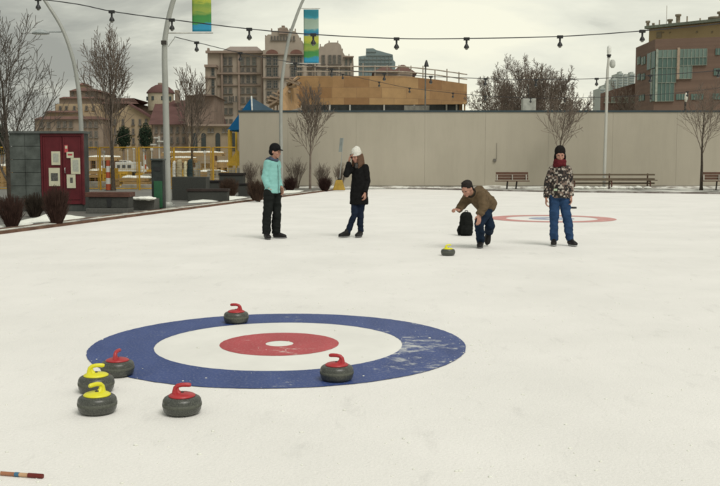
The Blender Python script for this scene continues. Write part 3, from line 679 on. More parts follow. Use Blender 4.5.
# ---------------------------------------------------------------- bare trees
def grow(mt, mc, p, d, L, r, lev, cfg, rnd):
    n = 6 if lev == 0 else (5 if lev == 1 else (3 if lev == 2 else 2)); pts = [p.copy()]; rr = [r]; dirs = []
    for i in range(n):
        d = (d + V((rnd.uniform(-1, 1), rnd.uniform(-1, 1), rnd.uniform(-.4, .6) + cfg['up'])) * cfg['wob'] * (.5 if lev == 0 else 1)).normalized()
        pts.append(pts[-1] + d * L / n); rr.append(r * (1 - (i + 1) / n * cfg['taper'][min(lev, 3)])); dirs.append(d.copy())
    (mt if lev == 0 else mc).append((pts, rr, lev))
    if lev >= cfg['levels']: return
    kids = cfg['kids'][lev]
    for k in range(kids):
        t = cfg['start'][lev] + (1 - cfg['start'][lev]) * (k + rnd.random() * .8) / kids; t = min(t, .999)
        i = int(t * n); q_ = pts[i].lerp(pts[i + 1], t * n - i); dd = dirs[i]
        az_ = k * 2.4 + rnd.uniform(-.5, .5); u_ = dd.orthogonal().normalized(); v_ = dd.cross(u_); ang = cfg['ang'][lev] * rnd.uniform(.7, 1.25)
        nd = dd * math.cos(ang) + (u_ * math.cos(az_) + v_ * math.sin(az_)) * math.sin(ang)
        ln = L * cfg['len'][lev] * (1 - .55 * t if lev else (1.0 - .35 * (t - cfg['start'][0]) / (1 - cfg['start'][0] + 1e-6))) * rnd.uniform(.75, 1.15)
        grow(mt, mc, q_, nd.normalized(), ln, rr[i] * cfg['rk'][min(lev, 3)], lev + 1, cfg, rnd)
VASE = dict(up=.30, wob=.13, taper=(.80, .8, .7, .5), levels=3, kids=(9, 9, 6), start=(.28, .15, .1), ang=(.55, .50, .5), len=(.66, .66, .7), rk=(.38, .36, .45, .6), rmin=.006)
def tree(name, label, px, pbase, Y, ptop, halfpx, r, cfg, seed, group=None, bark=BARK, twig=TWIG, z0=0.0, low=None):
    rnd = random.Random(seed); mt = []; mc = []
    grow(mt, mc, V((0, 0, 0)), V((rnd.uniform(-.03, .03), rnd.uniform(-.03, .03), 1)).normalized(), 1.0, .03, 0, cfg, rnd)
    allp = [q_ for (ps, _, _) in mt + mc for q_ in ps]; top = max(q_.z for q_ in allp); xs = sorted(abs(q_.x) for q_ in allp); wx = xs[int(len(xs) * .97)]
    Ht = Z(ptop, Y) - z0; sx_ = halfpx * Y / F / wx; sz = Ht / top
    o = thing(name, label, 'tree', (X(px, Y), Y, z0), group); base = V((X(px, Y), Y, z0))
    def tr(q_): return base + V((q_.x * sx_ if True else 0, q_.y * sx_, q_.z * sz))
    a = MB(); c = MB()
    for ps, rr, lev in mt: a.tube([tr(q_) for q_ in ps], [max(x_ / .03 * r, .012) for x_ in rr], 10)
    for ps, rr, lev in mc:
        c.tube([tr(q_) for q_ in ps], [max(x_ / .03 * r * (1 if lev < 3 else 1), cfg['rmin']) for x_ in rr], 6 if lev == 1 else 3, cap=False)
    # root flare
    a.tube([base + V((0, 0, -.05)), base + V((0, 0, .25 * r * 10))], [r * 1.35, r * 1.0], 10)
    a.build('trunk', bark, o); c.build('crown', twig, o); return o
def cf(**k): c = dict(VASE); c.update(k); return c
tree('bare_tree', 'large bare tree at the left edge with steep dark limbs, rising behind the grey kiosk', 10, 210, 27, 8, 42, .10, cf(kids=(14, 10, 6), start=(.12, .15, .1), rmin=.007, len=(.85, .62, .7), ang=(.6, .6, .7), rk=(.45, .42, .5)), 4, 'bare trees along the promenade', BARK, M('grey_brown_twig', (.12, .105, .09), .95, .3, 6))
tree('bare_tree', 'tall slim bare tree between the two nearest lamp posts', 113, 190, 43.5, 22, 25, .10, cf(kids=(16, 8, 6), start=(.28, .15, .1), len=(.66, .62, .72), ang=(.55, .55, .7), rmin=.011), 9, 'bare trees along the promenade')
tree('bare_tree', 'smaller bare tree to the right of the thick lamp post', 192, 178, 45, 64, 17, .085, cf(kids=(13, 7, 5), start=(.40, .2, .1), ang=(.6, .55, .6), rmin=.011), 12, 'bare trees along the promenade')
tree('bare_tree', 'slim bare tree in front of the wall behind the two women', 310, 190, 46, 80, 19, .065, cf(kids=(14, 7, 5), start=(.38, .15, .1), ang=(.7, .55, .6), rmin=.010), 21, 'bare trees before the wall', TWIG)
tree('bare_tree', 'bare tree in front of the wall directly behind the boy in the checked jacket', 557, 190, 47, 86, 23, .07, cf(kids=(14, 6, 4), start=(.45, .15, .1), ang=(.8, .6, .6), rmin=.009), 33, 'bare trees before the wall')
tree('bare_tree', 'bare tree in front of the wall near the right edge', 702, 192, 45, 78, 19, .08, cf(kids=(13, 6, 4), start=(.42, .15, .1), ang=(.6, .55, .6), rmin=.008), 47, 'bare trees before the wall')
BIGC = cf(kids=(20, 9, 6, 3), start=(.08, .18, .15, .1), ang=(.85, .6, .65, .75), len=(.74, .60, .62, .75), up=.22, rmin=.012, levels=4, rk=(.36, .40, .5, .7))
for i, (px, tp, hp, Y, lab) in enumerate([(497, 74, 30, 64, 'lower dense bare tree beyond the wall at the left of the clump'), (522, 50, 33, 66, 'tallest dense bare tree beyond the wall in the middle of the clump'),
                                         (545, 59, 27, 63, 'dense bare tree beyond the wall just right of the tallest one'), (571, 82, 20, 67, 'low dense bare tree beyond the wall at the right of the clump'),
                                         (508, 60, 27, 70, 'dense bare tree beyond the wall between the lower one and the tallest one'), (533, 62, 30, 72, 'dense bare tree beyond the wall half hidden behind the tallest one')]):
    tree('bare_tree', lab, px, 112, Y, tp, hp, .13, BIGC, 60 + i, 'bare trees beyond the wall', DTWIG, DTWIG)
tree('bare_tree', 'thin bare tree beyond the wall before the lower brick wing', 628, 112, 72, 80, 17, .10, cf(kids=(13, 9, 6), rmin=.014), 71, None, DTWIG, DTWIG)
# ---------------------------------------------------------------- evergreens
LEAF = M('dark_evergreen', (.022, .036, .022), .9, .5, .8)
def leafy(name, label, px, py0, py1, hw, Y, seed, group):
    rnd = random.Random(seed); zc0, zc1 = Z(py1, Y), Z(py0, Y); rx = hw * Y / F; rz = (zc1 - zc0) / 2; cx, cz = X(px, Y), (zc0 + zc1) / 2
    o = thing(name, label, 'tree', (cx, Y, 0), group); b = MB()
    for i in range(2600):
        d = V((rnd.gauss(0, 1), rnd.gauss(0, 1), rnd.gauss(0, 1))).normalized(); k = rnd.random() ** .4 * (.86 + .3 * mnoise.noise(d * 2.2 + V((seed, 0, 0))))
        c = V((cx + d.x * rx * k, Y + d.y * rx * k, cz + d.z * rz * k)); s_ = rx * rnd.uniform(.05, .12)
        u_ = V((rnd.gauss(0, 1), rnd.gauss(0, 1), rnd.gauss(0, 1))).normalized(); v_ = u_.orthogonal().normalized()
        b.add([c - u_ * s_, c + v_ * s_ * .6, c + u_ * s_, c - v_ * s_ * .6], [(0, 1, 2, 3)])
    b.build('crown', LEAF, o)
    b = MB(); b.tube([(cx, Y, 0), (cx, Y, cz)], [.22, .12], 8); b.build('trunk', DTWIG, o)
leafy('evergreen_tree', 'round dark evergreen before the old hotel, right of the slim bare tree', 124, 124, 152, 8.5, 118, 3, 'dark evergreens before the hotel')
leafy('evergreen_tree', 'dark evergreen before the old hotel, left of the thick lamp post', 146, 122, 152, 8, 122, 5, 'dark evergreens before the hotel')
leafy('evergreen_tree', 'dark evergreen at the left edge behind the large bare tree', 2, 122, 158, 10, 110, 8, 'dark evergreens before the hotel')
# ---------------------------------------------------------------- dry shrubs and grass clumps
def blades(mb, c, h, rb, rt, n, rnd, rad, seg=3, lean=.25):
    for i in range(n):
        a = rnd.uniform(0, 2 * PI); k = rnd.random() ** .6; p0 = c + V((math.cos(a), math.sin(a), 0)) * rb * k
        hh = h * rnd.choice((rnd.uniform(.45, .9), rnd.uniform(.8, 1.15))) * (1 - .18 * k * k); p1 = c + V((math.cos(a), math.sin(a), 0)) * rt * k * rnd.uniform(.8, 1.1) + V((0, 0, hh))
        m1 = p0.lerp(p1, .5) + V((rnd.uniform(-1, 1) * lean * rb * .3, rnd.uniform(-1, 1) * lean * rb * .3, hh * .08))
        mb.tube([p0, m1, p1], [rad, rad, rad * .5], 3, cap=False)
GR1 = M('dry_red_grass', (.072, .042, .034), .95, .4, 7); GR2 = M('dry_brown_grass', (.055, .043, .033), .95, .4, 7)
SHB = M('brown_mound_shrub', (.085, .055, .040), .95, .4, 7); SHR = M('dark_red_mound', (.05, .028, .024), .95, .4, 7)
def clump(px, pb, ptop, hwp, label, seed, mat=GR1, group='dry grass clumps by the kiosk', n=900, z0=.05, name='grass_clump'):
    p = G(px, pb, z0); Y = p.y; h = Z(ptop, Y) - z0; w_ = hwp * Y / F; rnd = random.Random(seed); b = MB()
    blades(b, p, h * 1.0, w_ * .45, w_ * 1.25, n, rnd, .0045)
    bb = MB(); bb.ball(p + V((0, 0, h * .22)), (w_ * .5, w_ * .5, h * .28), 14)
    o = b.build(name, mat, loc=tuple(p)); o2 = bb.build('base_tuft', mat, o); soften(o2, .05, 2, .05, 5)
    return tag(o, label, 'shrub', group)
clump(12, 227, 197, 11.5, 'large dry grass clump nearest the left edge', 1)
clump(35, 217, 195, 10, 'middle dry grass clump set back before the grey kiosk', 2, GR2)
clump(57, 223.5, 189, 11.5, 'dry grass clump directly in front of the red doors', 3)
clump(-6, 216, 197, 9, 'dry grass clump cut off by the left edge of the photo', 4, GR2)
clump(229, 198, 179, 9, 'round brown mound shrub at the end of the granite bench', 5, SHB, 'round shrubs by the planters', 1000)
clump(257, 200.5, 181, 9.5, 'round brown mound shrub just left of the person in teal', 6, SHB, 'round shrubs by the planters', 1000)
clump(290, 191.5, 177, 6.5, 'small dark red mound just right of the person in teal', 7, SHR, 'round shrubs by the planters', 700)
clump(325, 190.5, 177, 7, 'small dark red mound left of the yellow sign base', 8, SHR, 'round shrubs by the planters', 700)
for i, (px, pt, hw, lab) in enumerate([(250, 160, 9, 'tall leafless shrub at the left end of the concrete wall'), (266, 161, 7, 'tall leafless shrub right behind the person in teal'), (296, 156, 11, 'tall leafless shrub just right of the person in teal'),
                                       (322, 161, 8, 'tall leafless shrub behind the small mound left of the yellow sign base'), (340, 161, 8, 'tall leafless shrub behind the leaning sign pole')]):
    Y = 47.3; rnd = random.Random(80 + i); b = MB(); c = V((X(px, Y), Y, .03)); h = Z(pt, Y); ww = hw * 1.15 * Y / F
    for k in range(60):
        a = rnd.uniform(0, 2 * PI); q_ = rnd.random() ** .5; tip = c + V((math.cos(a) * ww * q_, math.sin(a) * ww * q_ * .7, h * rnd.uniform(.6, 1.02) * (1 - .2 * q_))); m1 = c.lerp(tip, .4) + V((rnd.uniform(-.08, .08), 0, .08))
        b.tube([c + V((math.cos(a), math.sin(a), 0)) * .12 * q_, m1, tip], [.009, .007, .004], 3, cap=False)
        for _ in range(4): s_ = m1.lerp(tip, rnd.uniform(.1, .8)); b.tube([s_, s_ + V((rnd.uniform(-.16, .16), rnd.uniform(-.12, .12), rnd.uniform(.12, .32)))], [.0055, .004], 3, cap=False)
    tag(b.build('leafless_shrub', TWIG if i % 2 else DTWIG, loc=tuple(c)), lab, 'shrub', 'leafless shrubs along the wall')
# yellow sign base with leaning pole
Y = 44.8; o = thing('portable_sign', 'thin grey sign on a leaning pole stuck in a yellow weighted base', 'sign', (X(339, Y), Y, .05)); cx = X(339, Y); zt = Z(180, Y); zb = .04
b = MB(); w0, w1 = 6.3 * Y / F, 3.2 * Y / F
b.add([(cx - w0, Y - .25, zb), (cx + w0, Y - .25, zb), (cx + w0, Y + .25, zb), (cx - w0, Y + .25, zb), (cx - w1, Y - .1, zt), (cx + w1, Y - .1, zt), (cx + w1, Y + .1, zt), (cx - w1, Y + .1, zt)], [(3, 2, 1, 0), (4, 5, 6, 7), (0, 1, 5, 4), (1, 2, 6, 5), (2, 3, 7, 6), (3, 0, 4, 7)])
b.build('base', M('mustard_plastic', (.34, .22, .035), .6, .2, 5), o, bevel=.03)
b = MB(); b.ball((cx, Y, zt + .03), (.09, .09, .06), 12); b.build('cap', BLACK, o)
b = MB(); b.tube([(cx + .03, Y, zt), (X(341.5, Y), Y, Z(160, Y)), (X(343.2, Y), Y, Z(138, Y))], .02, 8); b.build('pole', STEEL, o)
b = MB(); a0, a1 = V((X(340.5, Y), Y - .04, Z(152, Y))), V((X(342, Y), Y - .04, Z(138, Y))); b.obox((a0 + a1) / 2, (.085, .06, 0), (-.005, .008, 0), (a1 - a0) / 2); b.build('sign_plate', M('sign_back', (.20, .23, .22), .5), o)
# ---------------------------------------------------------------- kiosk with red doors
KY = 24.4; kz = lambda y: Z(y, KY); kx = lambda x: X(x, KY)
o = thing('kiosk', 'grey block kiosk with a pair of maroon doors pinned with notices', 'kiosk', (kx(48), KY, .05))
b = MB()
for r_ in range(6):
    z0, z1 = .05 + r_ * (kz(133) - .05) / 6, .05 + (r_ + 1) * (kz(133) - .05) / 6 - .012
    for c_ in range(2):
        a, e = kx(11) + c_ * (kx(41.5) - kx(11)) / 2, kx(11) + (c_ + 1) * (kx(41.5) - kx(11)) / 2 - .01; b.box(a, e, KY - .06, KY + .5, z0, z1)
b.build('block_pier', M('weathered_grey_block', (.085, .096, .088), .8, .45, 2.2, bmp=.3), o)
b = MB(); b.box(kx(11) + .02, kx(83.5), KY + .06, KY + .48, .05, kz(133.5)); b.box(kx(41.5) + .002, kx(84), KY + .0, KY + .058, .05, kz(204.5)); b.build('core', M('dark_grey_core', (.07, .075, .07), .8), o)
b = MB(); b.box(kx(10.5), kx(84.5), KY - .1, KY + .55, kz(133.4), kz(131.2)); b.build('roof', M('grey_roof_slab', (.09, .10, .095), .7), o)
MAR = M('maroon_paint', (.105, .015, .02), .6, .2, 3); 
b = MB(); b.box(kx(41.6), kx(43.2), KY - .05, KY + .055, kz(204.5), kz(133.6)); b.box(kx(82.2), kx(83.9), KY - .05, KY + .055, kz(204.5), kz(133.6)); b.box(kx(43.25), kx(82.15), KY - .05, KY + .055, kz(136.3), kz(133.6)); b.build('door_frame', MAR, o)
POST = [(52.2, 61, 151.5, 165, 'pale'), (49.2, 60.2, 168, 186, 'pic'), (65.5, 69, 145, 152.5, 'pink'), (67.5, 74.5, 152, 158, 'white'), (71.5, 80.7, 158, 174, 'frame'), (67, 75.8, 174.5, 188, 'small')]
PAPER = M('notice_paper', (.55, .54, .40), .7, .08, 6); PICT = M('dark_print', (.10, .10, .09), .6, .6, 22); PALE = M('faded_print', (.38, .40, .34), .6, .2, 25); REDN = M('red_notice', (.42, .06, .07), .6)
for xa, xb in ((43.4, 62.8), (63.3, 82.0)):
    b = MB(); b.box(kx(xa), kx(xb), KY - .03, KY + .05, kz(204), kz(136.6)); 
    for zz in (kz(204) + .12,): b.box(kx(xa) + .06, kx(xb) - .06, KY - .042, KY - .0301, zz, zz + .03)
    b.box(kx(xa) + .02, kx(xa) + .055, KY - .045, KY - .0301, kz(203), kz(137.5)); b.box(kx(xb) - .055, kx(xb) - .02, KY - .045, KY - .0301, kz(203), kz(137.5))
    dr = b.build('door', MAR, o)
    if xa > 60:
        b = MB(); xx = kx(65.8); b.tube([(xx, KY - .04, kz(173)), (xx, KY - .09, kz(173)), (xx, KY - .09, kz(168)), (xx, KY - .04, kz(168))], .012, 8); b.build('handle', M('steel_handle', (.4, .4, .38), .35, metal=.6), dr)
for x0, x1, y0, y1, kd in POST:
    loc = (kx((x0 + x1) / 2), KY - .05, kz((y0 + y1) / 2)); b = MB(); yy_ = KY - .052 - (.006 if kd in ('white', 'small') else 0)
    b.box(kx(x0), kx(x1), yy_, yy_ + .004, kz(y1), kz(y0)); b.cur = 1; sx0, sx1 = x0 + (x1 - x0) * .18, x1 - (x1 - x0) * .18
    f_ = {'pale': (.15, .8), 'pic': (.28, .72), 'pink': (.12, .5), 'white': (.3, .6), 'frame': (.12, .85), 'small': (.22, .62)}[kd]
    if kd == 'small': sx0, sx1 = x0 + (x1 - x0) * .38, x1 - (x1 - x0) * .3
    b.box(kx(sx0), kx(sx1), yy_ - .002, yy_ + .001, kz(y0 + (y1 - y0) * f_[1]), kz(y0 + (y1 - y0) * f_[0]))
    n_o = b.build('notice', [REDN if kd == 'pink' else PAPER, {'pale': PALE, 'pic': PICT, 'pink': PAPER, 'white': REDN, 'frame': PALE, 'small': PICT}[kd]], loc=loc)
    tag(n_o, {'pale': 'pale square notice at the top of the left maroon door', 'pic': 'notice with a dark picture low on the left maroon door', 'pink': 'small red and white notice highest on the right maroon door',
              'white': 'small white slip between the red notice and the framed one on the right door', 'frame': 'wide cream framed notice in the middle of the right maroon door', 'small': 'cream notice with a small dark figure lowest on the right door'}[kd], 'notice')
# ---------------------------------------------------------------- granite seats, planters, bin
def bench_block(name, label, cat, px0, px1, pt, pb, depth, mat, capm=None, cap_px=0, plinth=0, group=None, slot=None):
    p = G((px0 + px1) / 2, pb, .05); Y = p.y
    while (V((X(px1, Y), Y, 0)) - V((e0.x, e0.y, 0))).dot(en) < .40: Y += .05
    x0, x1 = X(px0, Y), X(px1, Y); zt = Z(pt, Y); zc = Z(pt + cap_px, Y) if cap_px else zt
    o = thing(name, label, cat, ((x0 + x1) / 2, Y, .05), group); zb = .05
    if plinth: zb = Z(pb - plinth, Y); b = MB(); b.box(x0, x1, Y, Y + depth, .05, zb); b.build('plinth', GRAN2 if mat is GRAN else mat, o, bevel=.012)
    b = MB(); b.box(x0 + (.04 if plinth else 0), x1 - .01, Y + (.12 if plinth else 0), Y + depth, zb + .001, zc); b.build('block', mat, o, bevel=.012)
    if capm:
        b = MB(); n = 3
        for i in range(n): b.box(x0 - .03, x1 + .03, Y + (.08 if plinth else -.03) + depth * i / n, Y + (.08 if plinth else -.03) + depth * (i + 1) / n - .015, zc + .002, zt)
        b.build('seat', capm, o, bevel=.008)
    if slot: b = MB(); xs_ = X(slot, Y); b.box(xs_ - .05, xs_ + .05, Y + .10, Y + .119, zb + .03, zc - .03); b.build('recess', BLACK, o)
    return o, Y
bench_block('granite_bench', 'dark granite bench with a red brown timber top right beside the kiosk', 'bench', 84.5, 127, 192.5, 217.5, .6, GRAN, TIMB, 4.8, 9, None, 107)
bench_block('granite_block', 'pale grey granite block with snow on it between the bench and the green bin', 'block', 128, 154, 199, 213, .9, GRAN2)
P_ = G(141, 205.4, .05); Y = P_.y
b = MB(); b.ball((X(143, 24.9), 25.0, Z(199.3, 24.4)), (.33, .25, .05), 14); o = b.build('snow_patch', SNOW, loc=(X(143, 24.9), 25.0, Z(199, 24.4))); soften(o, .025, 2, .02, 6); tag(o, 'thin patch of snow lying on top of the pale granite block', 'snow patch')
bench_block('granite_planter', 'tall dark granite planter right behind the thick lamp post', 'planter', 171.5, 206, 177, 200.2, .8, GRAN)
bench_block('granite_bench', 'dark granite bench with a black timber top between lamp post and round shrub', 'bench', 187, 227, 189, 206.8, .55, GRAN, M('black_timber', (.035, .025, .022), .7, .3, 5), 2.6, 0)
bench_block('granite_planter', 'low dark planter with a wide rim beyond the granite bench', 'planter', 219, 243, 173, 192.5, .9, GRAN, M('dark_rim', (.028, .024, .022), .8), 2.6)
bench_block('granite_planter', 'dark planter with a flat rim half hidden behind the granite bench', 'planter', 205, 227, 180.5, 196, .8, GRAN, M('dark_rim_two', (.022, .02, .02), .8), 2.2)
bench_block('granite_planter', 'dark planter between the two round shrubs left of the person in teal', 'planter', 238, 250, 183.5, 196, .8, GRAN, M('dark_rim_three', (.022, .02, .02), .8), 1.8)
b = MB(); Yc = 33.0; b.box(X(196, Yc), X(204, Yc), Yc, Yc + .25, Z(188.6, Yc), Z(180, Yc)); o = b.build('carton', M('beige_card', (.33, .27, .20), .8), loc=(X(200, Yc), Yc, Z(188.6, Yc)), bevel=.01); tag(o, 'small beige carton standing behind the granite bench seat', 'box')
# litter bin
BY = G(158, 211, .05).y; 
while (V((X(163.2, BY), BY, 0)) - V((e0.x, e0.y, 0))).dot(en) < .42: BY += .05
o = thing('recycling_bin', 'tall black bin with a green front panel at the foot of the thick lamp post', 'bin', (X(158, BY), BY, .05))
b = MB(); b.box(X(150.8, BY), X(162.6, BY), BY + .03, BY + .35, .05, Z(160.5, BY)); b.build('body', M('black_bin', (.028, .034, .032), .6, .3, 6), o, bevel=.015)
b = MB(); b.box(X(153.4, BY), X(161.8, BY), BY - .01, BY + .028, .08, Z(181, BY)); b.build('panel', M('green_panel', (.012, .085, .035), .5, .2, 5), o, bevel=.006)
b = MB(); b.box(X(150.2, BY), X(163.2, BY), BY - .02, BY + .38, Z(160.5, BY) + .002, Z(158.6, BY)); b.build('lid', M('dark_lid', (.05, .06, .055), .5), o, bevel=.01)
b = MB(); b.box(X(154, BY), X(160, BY), BY + .018, BY + .029, Z(171, BY), Z(167, BY)); b.build('opening', BLACK, o)
# things propped up on the tall planter
PY = 33.6
for k, (x0, x1, y0, c, lab) in enumerate([(172.5, 175.5, 161, (.55, .54, .48), 'narrow white sack standing on the tall planter beside the lamp post'), (176.5, 182, 159.5, (.36, .31, .20), 'beige sack standing between the white and the dark ones on the tall planter'),
                                          (183.5, 187, 161.5, (.55, .50, .33), 'cream sack leaning by the dark case on the tall planter'), (187.3, 192.5, 159, (.03, .045, .045), 'dark case standing at the right on the tall planter')]):
    b = MB(); w_ = X(x1, PY) - X(x0, PY); cx = X((x0 + x1) / 2, PY); zb, zt = Z(176.9, PY), Z(y0, PY)
    b.loft([((cx, PY, zb + .01), V((w_ * .55, 0, 0)), V((0, .10, 0))), ((cx, PY, zb + .25), V((w_ * .5, 0, 0)), V((0, .09, 0))), ((cx + .01, PY, zt - .06), V((w_ * .45, 0, 0)), V((0, .07, 0))), ((cx + .02, PY, zt), V((w_ * .2, 0, 0)), V((0, .03, 0)))])
    o = b.build('sack' if k < 3 else 'case', M('sack_cloth' if k < 3 else 'case_cloth', c, .8, .2, 8), loc=(cx, PY, zb)); soften(o, .015, 2, .012, 8); tag(o, lab, 'sack' if k < 3 else 'case')
# snow by the kerb on the promenade
def snow_heap(px, py, la, lb, label, seed, h=.06):
    c0 = G(px, py, .05); dist = (c0 - V((e0.x, e0.y, c0.z))).dot(en); need = .45 + lb * 1.3
    if dist < need: c0 = c0 + en * (need - dist)
    cc = V((c0.x, c0.y, .052)); n = 16; m_ = 34; vs = [cc + V((0, 0, h))]
    for i in range(1, n):
        for j in range(m_):
            a = 2 * PI * j / m_; k = i / (n - 1); w_ = 1 + .3 * mnoise.noise(V((math.cos(a) * 1.5, math.sin(a) * 1.5, seed)))
            p_ = cc + ed * (la * w_ * k * math.cos(a)) + en * (lb * w_ * k * math.sin(a)); p_.z = .052 + max(0, h * (1 - k * k) * (1 + .9 * mnoise.noise(V((p_.x, p_.y, seed)) * 2.5))) - (.008 if i == n - 1 else 0); vs.append(p_)
    fs = [(0, 1 + j, 1 + (j + 1) % m_) for j in range(m_)] + [(1 + (i - 1) * m_ + j, 1 + i * m_ + j, 1 + i * m_ + (j + 1) % m_, 1 + (i - 1) * m_ + (j + 1) % m_) for i in range(1, n - 1) for j in range(m_)]
    b = MB(); b.add(vs, fs, True); o = b.build('snow_heap', SNOW, loc=tuple(cc)); tag(o, label, 'snow heap')
snow_heap(78, 220, 1.3, .42, 'flat heap of snow in front of the red doors and the first granite bench', 1.3, .09)
snow_heap(32, 226, .7, .22, 'thin strip of snow between the two front grass clumps', 4.3, .04)
snow_heap(-6, 231, .7, .25, 'thin snow left of the large grass clump at the left edge', 6.3, .04)
snow_heap(243, 200, 2.6, .55, 'low strip of snow before the round mound shrubs', 9.3, .08)
snow_heap(306, 192.5, 2.6, .4, 'low strip of snow at the foot of the slim tree', 12.3, .07)
# ---------------------------------------------------------------- lamp posts
def pole_pts(lst, Y): return [V((X(a, Y), Y, Z(c, Y))) for a, c in lst]
def smooth_path(pts, n=5):
    out = []
    for i in range(len(pts) - 1):
        p0, p1, p2, p3 = pts[max(i - 1, 0)], pts[i], pts[i + 1], pts[min(i + 2, len(pts) - 1)]
        for k in range(n):
            t = k / n; out.append(.5 * ((2 * p1) + (p2 - p0) * t + (2 * p0 - 5 * p1 + 4 * p2 - p3) * t * t + (3 * p1 - p0 - 3 * p2 + p3) * t ** 3))
    return out + [pts[-1]]
def lamp_post(label, Y, lst, r0, r1, zbase=.05):
    pts = pole_pts(lst, Y); pts[0].z = zbase; pts = smooth_path(pts, 6); o = thing('lamp_post', label, 'lamp post', tuple(pts[0]), 'curved steel lamp posts'); n = len(pts)
    b = MB(); b.tube(pts, [r0 + (r1 - r0) * i / (n - 1) for i in range(n)], 16); b.build('pole', STEEL, o)
    p = pts[0]; b = MB(); b.box(p.x - .2, p.x + .2, p.y - .2, p.y + .2, p.z + .0, p.z + .03); b.lathe([(r0 * 1.5, .03), (r0 * 1.5, .1), (r0 * 1.02, .14)], (p.x, p.y, p.z), 16)
    for dx in (-.15, .15):
        for dy in (-.15, .15): b.lathe([(.018, .03), (.018, .06), (.001, .062)], (p.x + dx, p.y + dy, p.z), 8)
    b.build('base_plate', STEEL, o); return o, pts
def lum(o, p, d, L=.6):
    b = MB(); d = V((d, 0, 0)); b.tube([p, p + d * .42 * L / .6], .022, 8); c = p + d * (.42 + L / 2); LM = M('lamp_housing', (.30, .33, .33), .5)
    b.loft([(c + V((0, 0, -.07)), V((L / 2, 0, 0)), V((0, .15, 0))), (c + V((0, 0, -.02)), V((L / 2, 0, 0)), V((0, .15, 0))), (c + V((0, 0, .03)), V((L * .36, 0, 0)), V((0, .11, 0))), (c + V((0, 0, .08)), V((L * .13, 0, 0)), V((0, .06, 0)))]); b.build('lamp_head', LM, o)
    b = MB(); b.loft([(c + V((0, 0, -.09)), V((L * .4, 0, 0)), V((0, .11, 0))), (c + V((0, 0, -.071)), V((L * .44, 0, 0)), V((0, .13, 0)))]); b.build('lens', M('lamp_lens', (.5, .52, .5), .2), o)
o1, p1 = lamp_post('curved grey lamp post bending left with a flat lamp head, behind the kiosk', 33, [(83, 205), (82.5, 150), (81.5, 105), (79.5, 82), (75.5, 58), (66.5, 30), (53, 6), (38, -16), (20, -36)], .085, .05, .0)
lum(o1, V((X(65, 33), 33, Z(32, 33))), -1, .62)
PY2 = G(167, 206.5, .05).y
o2, p2 = lamp_post('thickest curved lamp post standing at the edge of the ice by the green bin', PY2, [(167, 206.5), (167, 150), (166.7, 90), (166.5, 55), (168, 34), (175, 4), (188, -30), (206, -60)], .10, .06)
lum(o2, V((X(180, PY2), PY2, Z(-18, PY2))), -1, .7)
b = MB(); b.box(X(164, PY2), X(169, PY2), PY2 - .12, PY2 + .12, Z(45, PY2), Z(41, PY2)); b.build('clamp', BMET, o2)
o3, p3 = lamp_post('slim curved lamp post bending right, behind the person in teal with the full banner', 42, [(281.5, 190), (281.2, 150), (281.3, 110), (283, 78), (289, 42), (296, 20), (304, 0), (318, -28), (336, -50)], .085, .055, .0)
lum(o3, V((X(306, 42), 42, Z(-8, 42))), 1, .8)
def banner_mat(name, zt, zb, stops):
    m, nt, b = new_mat(name); t = N(nt, 'ShaderNodeTexCoord'); s = N(nt, 'ShaderNodeSeparateXYZ'); nt.links.new(t.outputs['Object'], s.inputs[0])
    mr = N(nt, 'ShaderNodeMapRange'); mr.inputs[1].default_value = zt; mr.inputs[2].default_value = zb; nt.links.new(s.outputs['Z'], mr.inputs[0])
    n = noise(nt, 2.6, 3, .6, coords(nt, (.8, 1, 3))); ad = N(nt, 'ShaderNodeMath', operation='MULTIPLY_ADD'); nt.links.new(n.outputs['Fac'], ad.inputs[0]); ad.inputs[1].default_value = .16; nt.links.new(mr.outputs[0], ad.inputs[2])
    r = ramp(nt, stops); sb_ = N(nt, 'ShaderNodeMath', operation='SUBTRACT'); nt.links.new(ad.outputs[0], sb_.inputs[0]); sb_.inputs[1].default_value = .08
    nt.links.new(sb_.outputs[0], r.inputs['Fac']); nt.links.new(r.outputs[0], b.inputs['Base Color']); b.inputs['Roughness'].default_value = .6; return m
ST = [(.0, (.01, .17, .22)), (.11, (.015, .20, .26)), (.15, (.02, .26, .35)), (.19, (.28, .38, .30)), (.36, (.33, .44, .36)), (.40, (.02, .24, .34)), (.46, (.02, .13, .28)), (.50, (.40, .42, .07)), (.60, (.42, .45, .05)), (.64, (.17, .30, .05)), (.74, (.28, .36, .06)), (.80, (.04, .22, .05)), (.88, (.05, .26, .06)), (.91, (.02, .25, .42)), (1, (.02, .28, .45))]
